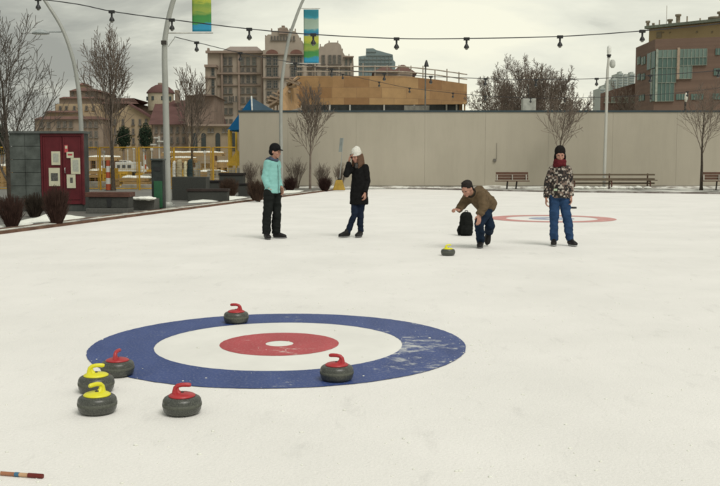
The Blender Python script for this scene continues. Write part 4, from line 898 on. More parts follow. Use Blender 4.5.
def banner(label, Y, x0, x1, ytop, ybot, armx0, arms):
    cx = X((x0 + x1) / 2, Y); zt, zb = Z(ytop, Y), Z(ybot, Y); o = thing('banner', label, 'banner', (cx, Y, (zt + zb) / 2)); h = (zt - zb) / 2
    b = MB(); nx, nz = 8, 30; w_ = X(x1, Y) - X(x0, Y); vs = []
    for i in range(nz + 1):
        for j in range(nx + 1):
            t = i / nz; xx = cx - w_ / 2 + w_ * j / nx; dy = .03 * math.sin(j / nx * PI * 1.6 + t * 4) * math.sin(PI * t); vs.append((xx, Y + dy, zt - t * (zt - zb)))
    nn = len(vs); vs += [(x_, y_ + .006, z_) for x_, y_, z_ in vs]; W1 = nx + 1
    fs = [(i * W1 + j, (i + 1) * W1 + j, (i + 1) * W1 + j + 1, i * W1 + j + 1) for i in range(nz) for j in range(nx)]; fs += [tuple(nn + k for k in reversed(f)) for f in fs]
    rim_ = [j for j in range(nx + 1)] + [i * W1 + nx for i in range(1, nz + 1)] + [nz * W1 + j for j in range(nx - 1, -1, -1)] + [i * W1 for i in range(nz - 1, 0, -1)]
    fs += [(rim_[k], rim_[(k + 1) % len(rim_)], nn + rim_[(k + 1) % len(rim_)], nn + rim_[k]) for k in range(len(rim_))]
    b.add(vs, fs, True); b.build('cloth', banner_mat('banner_print', h, -h, ST), o)
    for ax0, ay in arms:
        b = MB(); b.tube([(X(ax0, Y), Y, Z(ay, Y)), (X(x1 + 1.6, Y), Y, Z(ay, Y))], .02, 8); b.build('bracket_arm', M('bracket_steel', (.5, .5, .46), .5), o)
banner('banner of green and blue bands cut off by the top edge, on the thickest post', PY2, 194.3, 213.2, -46, 31.6, 168, [(168.2, 33), (193, -47)])
banner('full tall banner with teal, pale, yellow and green bands hanging from the slim post', 42, 304.3, 319.2, 9.5, 63, 303, [(301, 8.6), (286.4, 63.6)])
b = MB(); b.tube([(X(170, PY2), PY2, Z(47, PY2)), (X(177.5, PY2), PY2, Z(37, PY2))], .012, 6); b.build('stay', STEEL, o2)
# far lamp post by the wall
Y = 47.6; o = thing('lamp_post', 'slim straight pale post with a lantern against the wall', 'lamp post', (X(604.5, Y), Y, .03))
PLP = M('pale_post', (.50, .50, .45), .5, .05)
b = MB(); b.tube([(X(604.5, Y), Y, .03), (X(605.5, Y), Y, Z(70, Y)), (X(606.3, Y), Y, Z(57, Y))], [.085, .07, .055], 12); b.build('pole', PLP, o)
b = MB(); b.lathe([(.09, 0), (.09, .08), (.12, .09), (.12, .14), (.05, .15)], (X(606.5, Y), Y, Z(57.5, Y)), 14); b.build('collar', BLACK, o)
b = MB(); b.lathe([(.10, 0), (.11, .2), (.10, .38), (.04, .45), (.001, .45)], (X(606.5, Y), Y, Z(54.5, Y)), 14); b.build('lantern', M('white_lantern', (.72, .73, .68), .3), o)
b = MB(); b.loft([((X(610.3, Y), Y, Z(68, Y)), V((.07, 0, 0)), V((0, .07, 0))), ((X(610.3, Y), Y, Z(66, Y)), V((.14, 0, 0)), V((0, .12, 0))), ((X(610.3, Y), Y, Z(62, Y)), V((.14, 0, 0)), V((0, .12, 0))), ((X(610.0, Y), Y, Z(59.8, Y)), V((.08, 0, 0)), V((0, .07, 0)))]); b.tube([(X(606, Y), Y, Z(64, Y)), (X(610, Y), Y, Z(64, Y))], .02, 6); b.build('equipment_box', M('box_grey', (.45, .46, .42), .5), o)
# ---------------------------------------------------------------- strings of lamps over the rink
CAB = M('dark_cable', (.035, .035, .04), .6); LBULB = M('dim_bulb', (.16, .16, .14), .25)
lamp_no = 0
def string(label, nodes, lamps, size, rad, hookdrop=.0):
    """nodes: (px, py, Y) along the cable; lamps: (px, Y)"""
    pts = smooth_path([V((X(a, Y), Y, Z(c, Y))) for a, c, Y in nodes], 6); mid = pts[len(pts) // 2]; o = thing('string_light', label, 'string of lights', tuple(mid), 'strings of lights over the rink')
    b = MB(); b.tube(pts, rad, 6); b.build('cable', CAB, o)
    for px in lamps:
        # point on the cable seen in that column
        best = None
        for i in range(len(pts) - 1):
            a, c = pts[i], pts[i + 1]; fa, fc_ = 360 + F * a.x / a.y - px, 360 + F * c.x / c.y - px
            if fa * fc_ <= 0: t = fa / (fa - fc_) if fa != fc_ else 0; best = a.lerp(c, t)
        if best is None: continue
        s = size; p = best; b = MB(); b.box(p.x - .09 * s, p.x + .09 * s, p.y - .05 * s, p.y + .05 * s, p.z - .06 * s, p.z + .03 * s)
        b.lathe([(.03 * s, -.18 * s), (.035 * s, -.055 * s)], tuple(p), 8); b.lathe([(.085 * s, -.30 * s), (.08 * s, -.25 * s), (.045 * s, -.19 * s), (.03 * s, -.17 * s)], tuple(p), 12)
        l_ = b.build('lamp', BLACK, o); b = MB(); b.ball((p.x, p.y, p.z - .31 * s), (.055 * s, .055 * s, .05 * s), 10); b.build('bulb', LBULB, l_)
SY = 26.0
string('nearest string of lamps swooping across the whole top of the picture', [(20, -4, SY), (80, 4, SY), (116, 11.5, SY), (173, 19.5, SY), (251, 29, SY), (314, 34.5, SY), (396, 38.5, SY), (465, 38.5, SY), (557, 36.5, SY), (638, 31, SY), (720, 23, SY), (790, 12, SY)],
       [44, 116, 175, 251, 314, 396, 465, 557, 638, 718], .88, .014)
string('second string of lamps, starting at the thickest post and dipping over the timber building', [(177, 37, PY2), (199, 42.5, 30), (242, 53, 33), (290, 62, 36), (332, 69, 37), (384, 73.5, 38), (430, 76.5, 38), (484, 78.6, 38), (534, 79.6, 38), (594, 78.6, 38), (647, 75.5, 38), (714, 70.5, 38), (770, 62, 38)],
       [199, 242, 296, 332, 384, 430, 484, 534, 594, 647, 714], .86, .014)
string('farthest and lowest string of lamps close before the wall', [(296, 63, 44), (333, 72, 46), (379, 82, 47.5), (409, 88, 47.8), (452, 93, 48), (484, 96, 48), (529, 98, 48), (563, 98, 48), (606, 97, 48), (648, 95, 48), (684, 92, 48), (730, 86, 48)],
       [343, 379, 409, 452, 484, 529, 563, 648, 684], .72, .012)
# ---------------------------------------------------------------- yellow construction fence
YEL = M('yellow_fence_steel', (.42, .25, .03), .6, .25, 3); FY = 44.5
posts = [-34, 10, 56, 100, 139, 174, 213, 238]; places = ['left of the photo edge', 'behind the kiosk pier', 'behind the maroon doors', 'right of the kiosk', 'left of the green bin', 'behind the thick lamp post', 'before the arched windows']
ztop = Z(147.5, FY)
for i in range(len(posts) - 1):
    x0, x1 = X(posts[i], FY), X(posts[i + 1], FY) - .07
    o = thing('fence_panel', 'yellow steel mesh site fence panel ' + places[i], 'fence', (x0, FY, -.02), 'yellow site fence panels')
    b = MB(); b.tube([(x0, FY, -.02), (x0, FY, ztop + .02)], .055, 8); b.build('post', YEL, o)
    b = MB(); b.tube([(x1 - .03, FY, .1), (x1 - .03, FY, ztop)], .025, 6); b.build('post', YEL, o)
    for z in (ztop, ztop * .5, .12): b = MB(); b.tube([(x0 + .05, FY, z), (x1 - .05, FY, z)], .03 if z != ztop * .5 else .012, 6); b.build('rail', YEL, o)
    b = MB(); x = x0 + .1
    while x < x1 - .05: b.tube([(x, FY, .12), (x, FY, ztop)], .0045, 3, cap=False); x += .09
    z = .2
    while z < ztop: b.tube([(x0, FY + .012, z), (x1, FY + .012, z)], .0045, 3, cap=False); z += .18
    b.build('mesh', YEL, o)
# ---------------------------------------------------------------- things on the building site
ORNG = M('orange_plastic', (.33, .07, .03), .6, .1); WHT = M('white_stuff', (.50, .50, .46), .6, .12, 5); BOARD = M('lumber', (.36, .24, .12), .8, .3, 4, stretch=(1, 1, 8)); SITEG = M('site_grey', (.17, .165, .15), .8, .3, 2)
def barrel(px, pb, ptop, label, Y):
    o = thing('traffic_post', label, 'traffic post', (X(px, Y), Y, 0), 'orange traffic posts on the site'); h = Z(ptop, Y); c = (X(px, Y), Y, 0)
    b = MB(); b.lathe([(.22, 0), (.22, .06), (.13, .08)], c, 14); b.build('base', BLACK, o)
    for k in range(5): b = MB(); z0 = .082 + (h - .09) * k / 5; z1 = .08 + (h - .09) * (k + 1) / 5; r0 = .13 - .045 * k / 5; r1 = .13 - .045 * (k + 1) / 5; b.lathe([(r0, z0), (r1, z1)], c, 14); b.build('band', ORNG if k % 2 == 0 else WHT, o)
barrel(108, 190, 160, 'orange and white traffic post just left of the slim tree', 43.6)
barrel(145, 165, 155, 'far orange traffic post left of the green bin', 80)
barrel(218, 180, 171, 'orange traffic post behind the fence near the arched windows', 55)
random.seed(21)
def lumber(px0, px1, pt, pb, Y, label, snow=True):
    x0, x1, z0, z1 = X(px0, Y), X(px1, Y), 0.0, Z(pt, Y); zb = max(0, Z(pb, Y)); o = thing('lumber_stack', label, 'lumber stack', ((x0 + x1) / 2, Y, 0), 'stacks of lumber on the site')
    nr = max(2, int((z1 - zb) / .16)); b = MB()
    for r_ in range(nr):
        y_ = Y; ys = [Y + .0 + .22 * i for i in range(5)]
        for y_ in ys: b.box(x0 + random.uniform(0, .25), x1 - random.uniform(0, .3), y_, y_ + .19, zb + (z1 - zb) * r_ / nr + .02, zb + (z1 - zb) * (r_ + 1) / nr - .012)
    b.build('boards', BOARD, o)
    b = MB()
    for t in (.15, .5, .85): b.box(x0 + (x1 - x0) * t - .05, x0 + (x1 - x0) * t + .05, Y, Y + 1.1, 0, zb + .015)
    b.build('bearers', BWD, o)
    if snow: b = MB(); b.loft([((x0 + (x1 - x0) / 2, Y + .55, z1 - .02), V(((x1 - x0) * .48, 0, 0)), V((0, .55, 0))), ((x0 + (x1 - x0) / 2, Y + .55, z1 + .05), V(((x1 - x0) * .46, 0, 0)), V((0, .5, 0))), ((x0 + (x1 - x0) / 2, Y + .55, z1 + .10), V(((x1 - x0) * .3, 0, 0)), V((0, .3, 0)))]); so_ = b.build('snow_cover', SNOW, o); soften(so_, .05, 2, .03, 3)
lumber(86, 104, 171, 178, 50, 'short lumber stack right behind the fence beside the kiosk')
lumber(118, 150, 178, 185, 47, 'long low lumber stack between the slim tree and the green bin')
lumber(215, 233, 162, 168, 62, 'lumber stack behind the fence left of the yellow playground posts')
lumber(196, 226, 172, 178, 52, 'snow topped lumber stack behind the fence before the arched windows')
lumber(86, 120, 157, 161, 75, 'far lumber stack beyond the kiosk')
lumber(-20, 10, 166, 174, 55, 'lumber stack behind the fence at the left edge')
lumber(168, 196, 158, 163, 66, 'lumber stack beyond the sacks on the tall planter')
lumber(160, 225, 152.5, 156, 90, 'long far lumber stack beyond the thick lamp post')
def barrier(px0, px1, pt, Y, label, mat=WHT):
    x0, x1 = X(px0, Y), X(px1, Y); h = Z(pt, Y); b = MB(); b.prism([(x0, Y), (x1, Y), (x1, Y + .6), (x0, Y + .6)], -.02, h * .3); b.prism([(x0, Y + .15), (x1, Y + .15), (x1, Y + .45), (x0, Y + .45)], h * .3 + .002, h)
    tag(b.build('concrete_barrier', mat, loc=((x0 + x1) / 2, Y, 0), bevel=.04), label, 'barrier', 'concrete barriers on the site')
barrier(120, 150, 184.5, 45.6, 'pale low concrete barrier just behind the fence left of the green bin', M('pale_concrete', (.34, .33, .29), .85, .3, 2))
barrier(86, 106, 181.5, 45.8, 'concrete barrier just behind the fence beside the kiosk', M('pale_concrete_b', (.36, .35, .31), .85, .3, 2))
barrier(200, 236, 178, 50, 'concrete barrier behind the fence near the playground posts', M('pale_concrete_c', (.34, .31, .26), .85, .3, 2))
def pickup(px, Y, label, rz=0):
    cx = X(px, Y); o = thing('pickup_truck', label, 'pickup truck', (cx, Y, 0)); c = V((cx, Y, 0)); Wt = M('white_truck_paint', (.62, .63, .6), .35, .04); Gl = M('truck_glass', (.02, .025, .03), .15)
    def P3(pl, y0, y1): b = MB(); b.slab([(cx + a, z) for a, z in pl], Y + y0, Y + y1); return b
    P3([(-2.4, .45), (2.45, .45), (2.5, .8), (2.4, 1.02), (1.1, 1.1), (-2.4, 1.1)], -.9, .9).build('body', Wt, o, bevel=.06)
    P3([(-.75, 1.102), (1.15, 1.102), (.55, 1.68), (-.62, 1.70)], -.8, .8).build('cab', Wt, o, bevel=.05)
    P3([(-.55, 1.16), (.1, 1.16), (.1, 1.6), (-.5, 1.6)], -.812, .812).build('window', Gl, o); P3([(.18, 1.16), (.92, 1.16), (.5, 1.6), (.18, 1.6)], -.812, .812).build('window', Gl, o)
    for a in (-1.55, 1.55):
        for s_ in (-1, 1):
            b = MB(); b.tube([(cx + a, Y + s_ * .72, .38), (cx + a, Y + s_ * .95, .38)], .38, 20); wl_ = b.build('wheel', BLACK, o); b = MB(); b.tube([(cx + a, Y + s_ * .953, .38), (cx + a, Y + s_ * .96, .38)], .2, 14); b.build('rim', BOX_RIM, wl_)
    b = MB(); b.box(cx + 2.452, cx + 2.50, Y - .8, Y - .5, .75, .92); b.build('headlight', LBULB, o)
    return o
BOX_RIM = M('rim_metal', (.4, .4, .4), .4)
pickup(123.5, 100, 'white pickup truck parked far back on the building site')
o = thing('site_trailer', 'white site trailer with dark windows between the slim tree and the green bin', 'trailer', (X(124, 64), 64, 0)); Y = 64
b = MB(); PB(b, 115, 133.5, 162, 172, Y, 2.4); b.build('body', WHT, o, bevel=.05)
for a, c in ((117, 120), (122, 125.5), (127.5, 131)): b = MB(); b.box(X(a, Y), X(c, Y), Y - .03, Y - .002, Z(168, Y), Z(165, Y)); b.build('window', M('trailer_glass', (.04, .05, .06), .2), o)
b = MB(); b.box(X(115, Y), X(133.5, Y), Y + .3, Y + 2, .35, Z(172, Y) - .01); b.build('chassis', BLACK, o)
for a in (119, 130): b = MB(); b.tube([(X(a, Y), Y + .05, .3), (X(a, Y), Y + .3, .3)], .3, 14); b.build('wheel', BLACK, o)
for k, (px, pt, Y) in enumerate([(128, 147, 78), (134, 148, 79), (144, 150, 70), (152, 149, 76), (104, 152, 66), (205, 152, 72), (231, 150, 70)]):
    o = thing('site_lamp', ['slender white post on the site right of the slim tree', 'slender white post next to the first one on the site', 'slender white post left of the green bin', 'slender white post just above the green bin', 'slender white post above the orange traffic post', 'slender white post before the first arched window', 'slender white post by the playground posts'][k], 'post', (X(px, Y), Y, 0), 'slender white posts on the site')
    b = MB(); b.tube([(X(px, Y), Y, 0), (X(px, Y), Y, Z(pt, Y))], .05, 6); b.build('pole', WHT, o); b = MB(); b.lathe([(.12, -.12), (.12, .06), (.03, .1)], (X(px, Y), Y, Z(pt, Y)), 8); b.build('cap', WHT if k % 2 else SITEG, o)
def pallet(px, Y, hw, zt, mat, nm, label, grp):
    cx = X(px, Y); w_ = hw * Y / F; b = MB(); n = 4
    for i in range(n): b.box(cx - w_ * random.uniform(.85, 1), cx + w_ * random.uniform(.85, 1), Y, Y + 1.0, zt * i / n + .01, zt * (i + 1) / n - .02)
    for t in (-.8, 0, .8): b.box(cx + w_ * t - .05, cx + w_ * t + .05, Y - .03, Y + 1.03, -.02, zt - .03)
    o = b.build(nm, mat, loc=(cx, Y, 0)); tag(o, label, 'pallet' if nm == 'pallet_stack' else 'crate', grp)
random.seed(77); CM = [BOARD, WHT, M('tarp_brown', (.20, .12, .06), .8, .3, 3), M('block_grey', (.27, .26, .22), .85, .3, 3), YEL]
for k in range(54):
    Y = random.choice((47, 49, 52, 56, 60, 66, 72, 80, 90, 100)) + random.uniform(0, 2); px = random.uniform(-20, 30) if k % 5 == 0 else random.uniform(84, 238)
    mi = random.choice((0, 0, 1, 2, 3, 3, 4)); far_ = Y > 62
    pallet(px, Y, random.uniform(2.5, 8), random.uniform(.35, 1.15) * (1.4 if far_ else 1), CM[mi], 'pallet_stack', ['weathered timber', 'snow white', 'brown tarpaulin', 'grey block', 'yellow painted'][mi] + ' pallet stack lying ' + ('far back' if far_ else 'just behind the fence') + ' on the building site', 'pallet stacks on the site, ' + ['timber', 'white', 'brown', 'grey', 'yellow'][mi] + (' far' if far_ else ' near'))
# park lamp with white shades
Y = 60; o = thing('park_lamp', 'white park lamp with two flat shades beyond the green bin', 'lamp', (X(159, Y), Y, 0))
b = MB(); b.tube([(X(159.5, Y), Y, 0), (X(159.5, Y), Y, Z(136, Y))], .045, 8); b.build('pole', WHT, o)
for a, c, y in ((151.5, 157, 144), (158, 165, 140.8), (155, 159.3, 137.2)): b = MB(); b.box(X(a, Y), X(c, Y), Y - .2, Y + .2, Z(y + 1.2, Y), Z(y, Y)); b.build('shade', WHT, o)
# ---------------------------------------------------------------- playground shelter
Y = 55; o = thing('playground_shelter', 'blue pyramid roof on yellow posts behind the left end of the wall', 'shelter', (X(252, 56), 56, 0))
A, N_, L_, R_, B_ = W(251.5, 97.5, 56), W(253, 127, 52), W(226.8, 130.5, 55), W(312, 124, 58), W(262, 126, 62); lowz = min(N_.z, L_.z, R_.z, B_.z)
for q_ in (N_, L_, R_, B_): q_.z = L_.z
def tri(name, a, c, d, mat): n_ = (c - a).cross(d - a).normalized() * .06; b = MB(); b.add([a, c, d, a - n_, c - n_, d - n_], [(0, 1, 2), (5, 4, 3), (0, 3, 4, 1), (1, 4, 5, 2), (2, 5, 3, 0)]); b.build(name, mat, o)
BLR = M('blue_roof_sheet', (.006, .085, .20), .95, .1, 1); BLG = M('blue_roof_painted_reflection', (.055, .09, .12), .95, .15, 1)  # greyer blue sheet: reflection on the right-hand slopes put into the colour
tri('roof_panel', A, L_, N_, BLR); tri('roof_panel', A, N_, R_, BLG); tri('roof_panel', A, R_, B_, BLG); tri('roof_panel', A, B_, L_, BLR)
YP = M('yellow_playground_paint', (.50, .32, .03), .5, .1, 3)
b = MB(); b.tube([A + V((0, 0, .05)), N_ + V((0, 0, .05))], .05, 6); b.build('ridge_trim', M('pale_trim', (.5, .52, .5), .5), o)
for px, Y, r_ in ((230.3, 54.8, .13), (236.5, 57.5, .07), (300, 58, .12), (253, 53, .12)):
    b = MB(); b.tube([(X(px, Y), Y, 0), (X(px, Y), Y, L_.z + .05)], r_, 10); b.build('post', YP, o)
b = MB(); b.slab([(X(228, 54.6), Z(163, 54.6)), (X(240, 54.6), Z(163, 54.6)), (X(240, 54.6), Z(152, 54.6)), (X(238, 54.6), Z(150, 54.6)), (X(233, 54.6), Z(157, 54.6))], 54.3, 54.45); b.build('side_panel', YP, o)
b = MB(); b.box(X(228, 54.6), X(240, 54.6), 54.2, 55.2, 1.2, 1.35); b.tube([(X(240, 54.6), 54.4, Z(135, 54.6)), (X(228, 54.6), 54.4, Z(163, 54.6) )], .05, 8) if False else None; b.build('deck', YP, o)
# ---------------------------------------------------------------- timber building behind the wall
def plywood():
    m, nt, b = new_mat('plywood_sheets'); t = N(nt, 'ShaderNodeTexCoord'); mp_ = N(nt, 'ShaderNodeMapping'); mp_.inputs['Rotation'].default_value = (PI / 2, 0, 0); nt.links.new(t.outputs['Object'], mp_.inputs['Vector'])
    br = N(nt, 'ShaderNodeTexBrick'); nt.links.new(mp_.outputs[0], br.inputs['Vector']); br.inputs['Color1'].default_value = (.27, .145, .06, 1); br.inputs['Color2'].default_value = (.42, .265, .12, 1); br.inputs['Mortar'].default_value = (.22, .13, .07, 1)
    br.inputs['Scale'].default_value = 1; br.inputs['Mortar Size'].default_value = .012; br.inputs['Brick Width'].default_value = 2.0; br.inputs['Row Height'].default_value = .82
    n = noise(nt, 1.5, 5, .6, t.outputs['Object']); r = ramp(nt, [(.3, .85), (.7, 1.1)]); nt.links.new(n.outputs['Fac'], r.inputs['Fac'])
    a = N(nt, 'ShaderNodeMixRGB', blend_type='MULTIPLY'); a.inputs[0].default_value = 1; nt.links.new(br.outputs['Color'], a.inputs[1]); nt.links.new(r.outputs[0], a.inputs[2]); nt.links.new(a.outputs[0], b.inputs['Base Color']); b.inputs['Roughness'].default_value = .8; return m
PLY = plywood(); o = thing('timber_building', 'unfinished building wrapped in tan plywood with a roof rail, beyond the wall', 'building', (X(380, 80), 80, 0))
ring_ = [(297, 76, 104.5, 75), (333, 76, 104.5, 74.3), (370, 76, 104.5, 74.3), (405, 76.3, 104.5, 75), (436, 79.5, 104.3, 76.5), (467, 84, 104, 79)]
b = MB(); vs = []
for px, t, bt, Y in ring_:
    for y_ in (t, bt): vs.append(W(px, y_, Y))
    for y_ in (t, bt): p_ = W(px, y_, Y); vs.append(V((p_.x, p_.y + .4, p_.z)))
fs = []
for i in range(len(ring_) - 1):
    a, c = i * 4, i * 4 + 4; fs += [(a, a + 1, c + 1, c), (a + 2, c + 2, c + 3, a + 3), (a, c, c + 2, a + 2), (a + 1, a + 3, c + 3, c + 1)]
c = (len(ring_) - 1) * 4; fs += [(0, 2, 3, 1), (c, c + 1, c + 3, c + 2)]
b.add(vs, fs); b.build('plywood_wall', PLY, o)
b = MB(); q4 = [W(296.8, 76, 75), W(296.8, 107, 75), W(283, 111, 71), W(280, 94, 71), W(286, 86, 72)]; q5 = [p_ + V((.3, .5, 0)) for p_ in q4]
b.add(q4 + q5, [(0, 4, 3, 2, 1), (5, 6, 7, 8, 9)] + [(i, (i + 1) % 5, 5 + (i + 1) % 5, 5 + i) for i in range(5)]); b.build('side_wall', M('pale_plywood', (.44, .29, .16), .8, .2, 1.2), o)
b = MB(); e1_, e2_ = W(467, 84, 79), W(467, 104, 79); b.box(W(297, 90, 75).x + .5, e1_.x - .3, 79.6, 92, 0, W(436, 80, 79).z - .5); b.build('rear_block', M('tan_block', (.30, .2, .11), .85), o)
b = MB(); b.box(X(300, 76.5), X(466, 76.5) - .3, 79.4, 79.55, 0, Z(100, 76.5)); b.build('dark_glazing', M('dark_glass_band', (.035, .04, .04), .25), o)
for px in (330, 350, 384, 414, 446, 456, 464): b = MB(); b.box(X(px, 79.3) - .06, X(px, 79.3) + .06, 79.2, 79.35, 0, Z(104, 79.3)); b.build('column', WHT if px < 460 else BOARD, o)
b = MB(); b.box(X(404, 79), X(429, 79), 79.0, 79.15, 0, Z(105.5, 79)); b.build('pale_screen', M('grey_screen', (.27, .27, .24), .7), o)
random.seed(4); RL = M('weathered_rail', (.38, .33, .27), .8)
for j, off_ in enumerate((4.5, 9.5)):
    b = MB(); pts = [W(px, t - off_, Y + .2) for px, t, bt, Y in [(297, 76, 0, 75)] + ring_[1:]]
    b.tube(pts, .05, 5, smooth=False); b.build('roof_rail', RL, o)
for px in range(303, 468, 12):
    t = 76 if px < 405 else 76 + (px - 405) * 8 / 62; Y = 75 if px < 405 else 75 + (px - 405) * 4 / 62; top = t - random.choice((11, 12.5, 10))
    b = MB(); b.tube([W(px, t, Y + .2), W(px, top, Y + .2)], .05, 5); b.build('rail_post', RL, o)
b = MB()
for k in range(26):
    px = 287 + random.uniform(-16, 8); py = 76 + (297 - px) * .95 + random.uniform(2, 9); p_ = W(px, py, 72.5 + random.uniform(-.4, .6)); a = random.uniform(-.6, .6); L = random.uniform(.25, .6)
    b.obox(p_, V((math.cos(a), 0, math.sin(a))) * L, (0, .3, 0), V((-math.sin(a), 0, math.cos(a))) * .07)
for k in range(6): b.tube([W(274 + k * 3.4, 112, 73), W(274 + k * 3.4, 100 - k * 3.4, 73)], .06, 5)
b.build('scaffold', M('scaffold_wood', (.33, .25, .18), .85, .4, .8), o)
Y = 72; o = thing('pole', 'slim pole with a lamp on top standing before the plywood wall', 'pole', (X(424.5, Y), Y, 0)); b = MB(); b.tube([(X(424.5, Y), Y, 0), (X(425, Y), Y, Z(63, Y))], .06, 8); b.build('shaft', SITEG, o); b = MB(); b.lathe([(.2, -.2), (.12, .1), (.04, .3)], (X(425.8, Y), Y, Z(64, Y)), 10); b.build('lamp', BLACK, o)
Y = 54; o = thing('utility_cabinet', 'pale grey utility cabinet with a thin mast rising above the wall before the bare trees', 'cabinet', (X(528, Y), Y, 0))
b = MB(); PB(b, 522, 535, 98.5, 111, Y, .6, True); b.build('cabinet', M('pale_cabinet', (.42, .43, .39), .6), o, bevel=.03); b = MB(); b.tube([(X(528, Y), Y + .1, Z(98.5, Y)), (X(527, Y), Y + .1, Z(84, Y))], .03, 6); b.build('mast', BMET, o)
Y = 56; o = thing('post_lantern', 'small post lantern with a white head rising above the wall before the brick building', 'lamp', (X(683.5, Y), Y, 0))
b = MB(); b.tube([(X(683.5, Y), Y, 0), (X(683.5, Y), Y, Z(102, Y))], .06, 8); b.build('post', BLACK, o); b = MB(); b.lathe([(.06, 0), (.10, .2), (.08, .45), (.03, .55)], (X(684, Y), Y, Z(102, Y)), 12); b.build('lantern', M('lantern_white', (.62, .60, .52), .4), o)
# ---------------------------------------------------------------- grand hotel
STONE = M('hotel_stone', (.355, .30, .24), .85, .14, .25, detail=8); STONE2 = M('hotel_trim', (.27, .21, .17), .85, .15, .4); PINK = M('pink_roof', (.29, .245, .215), .8, .12, .3); TERR = M('arch_terracotta', (.19, .105, .085), .85, .15, .5)
WFR = M('window_frame', (.15, .135, .115), .6); WGL = M('window_glass', (.04, .052, .05), .3, .3, .4); WGP = M('window_glass_green', (.11, .14, .12), .3, .25, .4)
def win(root, x0, x1, y0, y1, Y, glass=WGL, nx=2, nz=2, arch=False, name='window', fr=WFR, fw=.12):
    a, c, z0, z1 = X(x0, Y), X(x1, Y), Z(y1, Y), Z(y0, Y); b = MB()
    b.box(a, a + fw, Y - .16, Y - .003, z0, z1); b.box(c - fw, c, Y - .16, Y - .003, z0, z1); b.box(a + fw, c - fw, Y - .16, Y - .003, z1 - fw, z1); b.box(a - .1, c + .1, Y - .28, Y - .003, z0 - .16, z0 - .001)
    for i in range(1, nx): xx = a + (c - a) * i / nx; b.box(xx - fw * .35, xx + fw * .35, Y - .12, Y - .041, z0, z1 - fw)
    for i in range(1, nz): zz = z0 + (z1 - z0) * i / nz; b.box(a + fw, c - fw, Y - .11, Y - .042, zz - fw * .3, zz + fw * .3)
    wo_ = b.build(name, fr, root)
    b = MB(); b.box(a + fw, c - fw, Y - .04, Y - .004, z0, z1 - fw); b.build('pane', glass, wo_); return wo_
HY = 180; o = thing('grand_hotel', 'large brown stone hotel with stepped gables and tall paired windows', 'building', (X(280, HY), HY, 0))
b = MB(); PB(b, 209, 264, 52, 0, HY, 22, True); PB(b, 206.5, 217, 66, 0, HY - 2, 20, True); b.build('wall', STONE, o)
b = MB(); b.hip(X(222, HY), X(264.5, HY), HY - .5, HY + 22, Z(52.2, HY), Z(45, HY), 1.5, 3); b.build('roof', PINK, o)
b = MB(); PB(b, 207, 264, 50.6, 53, HY - .8, .78); PB(b, 205.5, 217.5, 64.5, 67, HY - 2.6, 22); PB(b, 217.6, 262.5, 72.6, 74.2, HY - .6, .59); PB(b, 217.6, 262.5, 84.5, 85.6, HY - .35, .34); PB(b, 205.8, 217.5, 76.5, 78, HY - 2.4, .39); b.build('cornice', STONE2, o)
b = MB(); PB(b, 208.5, 211, 50, 52, HY, 1.5); PB(b, 208.8, 210.6, 48, 51, HY + .3, .8); PB(b, 213, 220, 51.5, 52, HY, 2); b.build('chimney', STONE2, o)
for px in (223.0, 239.8, 262.6): b = MB(); PB(b, px - .9, px + .9, 53.2, 150, HY - .5, .49); b.build('pilaster', STONE2, o)
cg = [(264, 0), (264, 50), (266, 50), (266, 38), (269, 34.5), (272.4, 34.5), (272.4, 30.8), (279, 30.8), (280.5, 27.5), (288, 27.5), (290, 31), (296, 31), (299, 35), (301, 40), (303, 41), (303.5, 50), (307, 53), (307, 0)]
b = MB(); Y = HY - 3; b.slab([(X(a, Y), Z(c, Y) if c else 0) for a, c in cg], Y, Y + 20); b.build('gable', M('gable_stone', (.355, .305, .25), .85, .12, .3), o)
b = MB(); PB(b, 280, 288.5, 28.4, 34, Y - .4, .39); PB(b, 282.5, 285.5, 25.6, 28.2, Y + 1, 1.5); b.build('crest', STONE2, o)
rg = [(307, 0), (307, 50), (319, 50), (320, 46.5), (324, 46.5), (325, 44.5), (329, 42.5), (338, 42.5), (341, 45), (342.5, 51), (345, 55.5), (353.2, 56.5), (353.2, 0)]
b = MB(); Y2 = HY - 1.5; b.slab([(X(a, Y2), Z(c, Y2) if c else 0) for a, c in rg], Y2, Y2 + 18); b.build('gable', M('gable_stone_b', (.34, .29, .24), .85, .12, .3), o)
b = MB(); PB(b, 306.8, 353.6, 66, 67.4, Y2 - .5, .49); PB(b, 263.5, 307.3, 54, 55, Y - .5, .49); PB(b, 263.5, 307.3, 77, 78.3, Y - .5, .49); PB(b, 343.5, 353.9, 56, 57.2, Y2 - .6, .59); b.build('cornice', STONE2, o)
for x0, x1 in ((267, 279), (291, 303)):       # terracotta arches above paired windows
    n = 12; cx_ = (x0 + x1) / 2; pl = [(X(cx_ + (x1 - x0) / 2 * math.cos(PI * i / n), Y), Z(54 - 4.2 * math.sin(PI * i / n), Y)) for i in range(n + 1)]; b = MB(); b.slab(pl[::-1], Y - .35, Y - .01); b.build('arch', TERR, o)
    for y0, y1 in ((55.6, 65.5), (67, 76.2), (80, 88), (91, 98)): win(o, x0, (x0 + x1) / 2 - .3, y0, y1, Y, nz=3, fw=.2); win(o, (x0 + x1) / 2 + .3, x1, y0, y1, Y, nz=3, fw=.2)
for px in (272, 275, 278, 281, 284, 287, 290.5, 294): win(o, px, px + 1.6, 36, 40, Y, WGP, 1, 2)
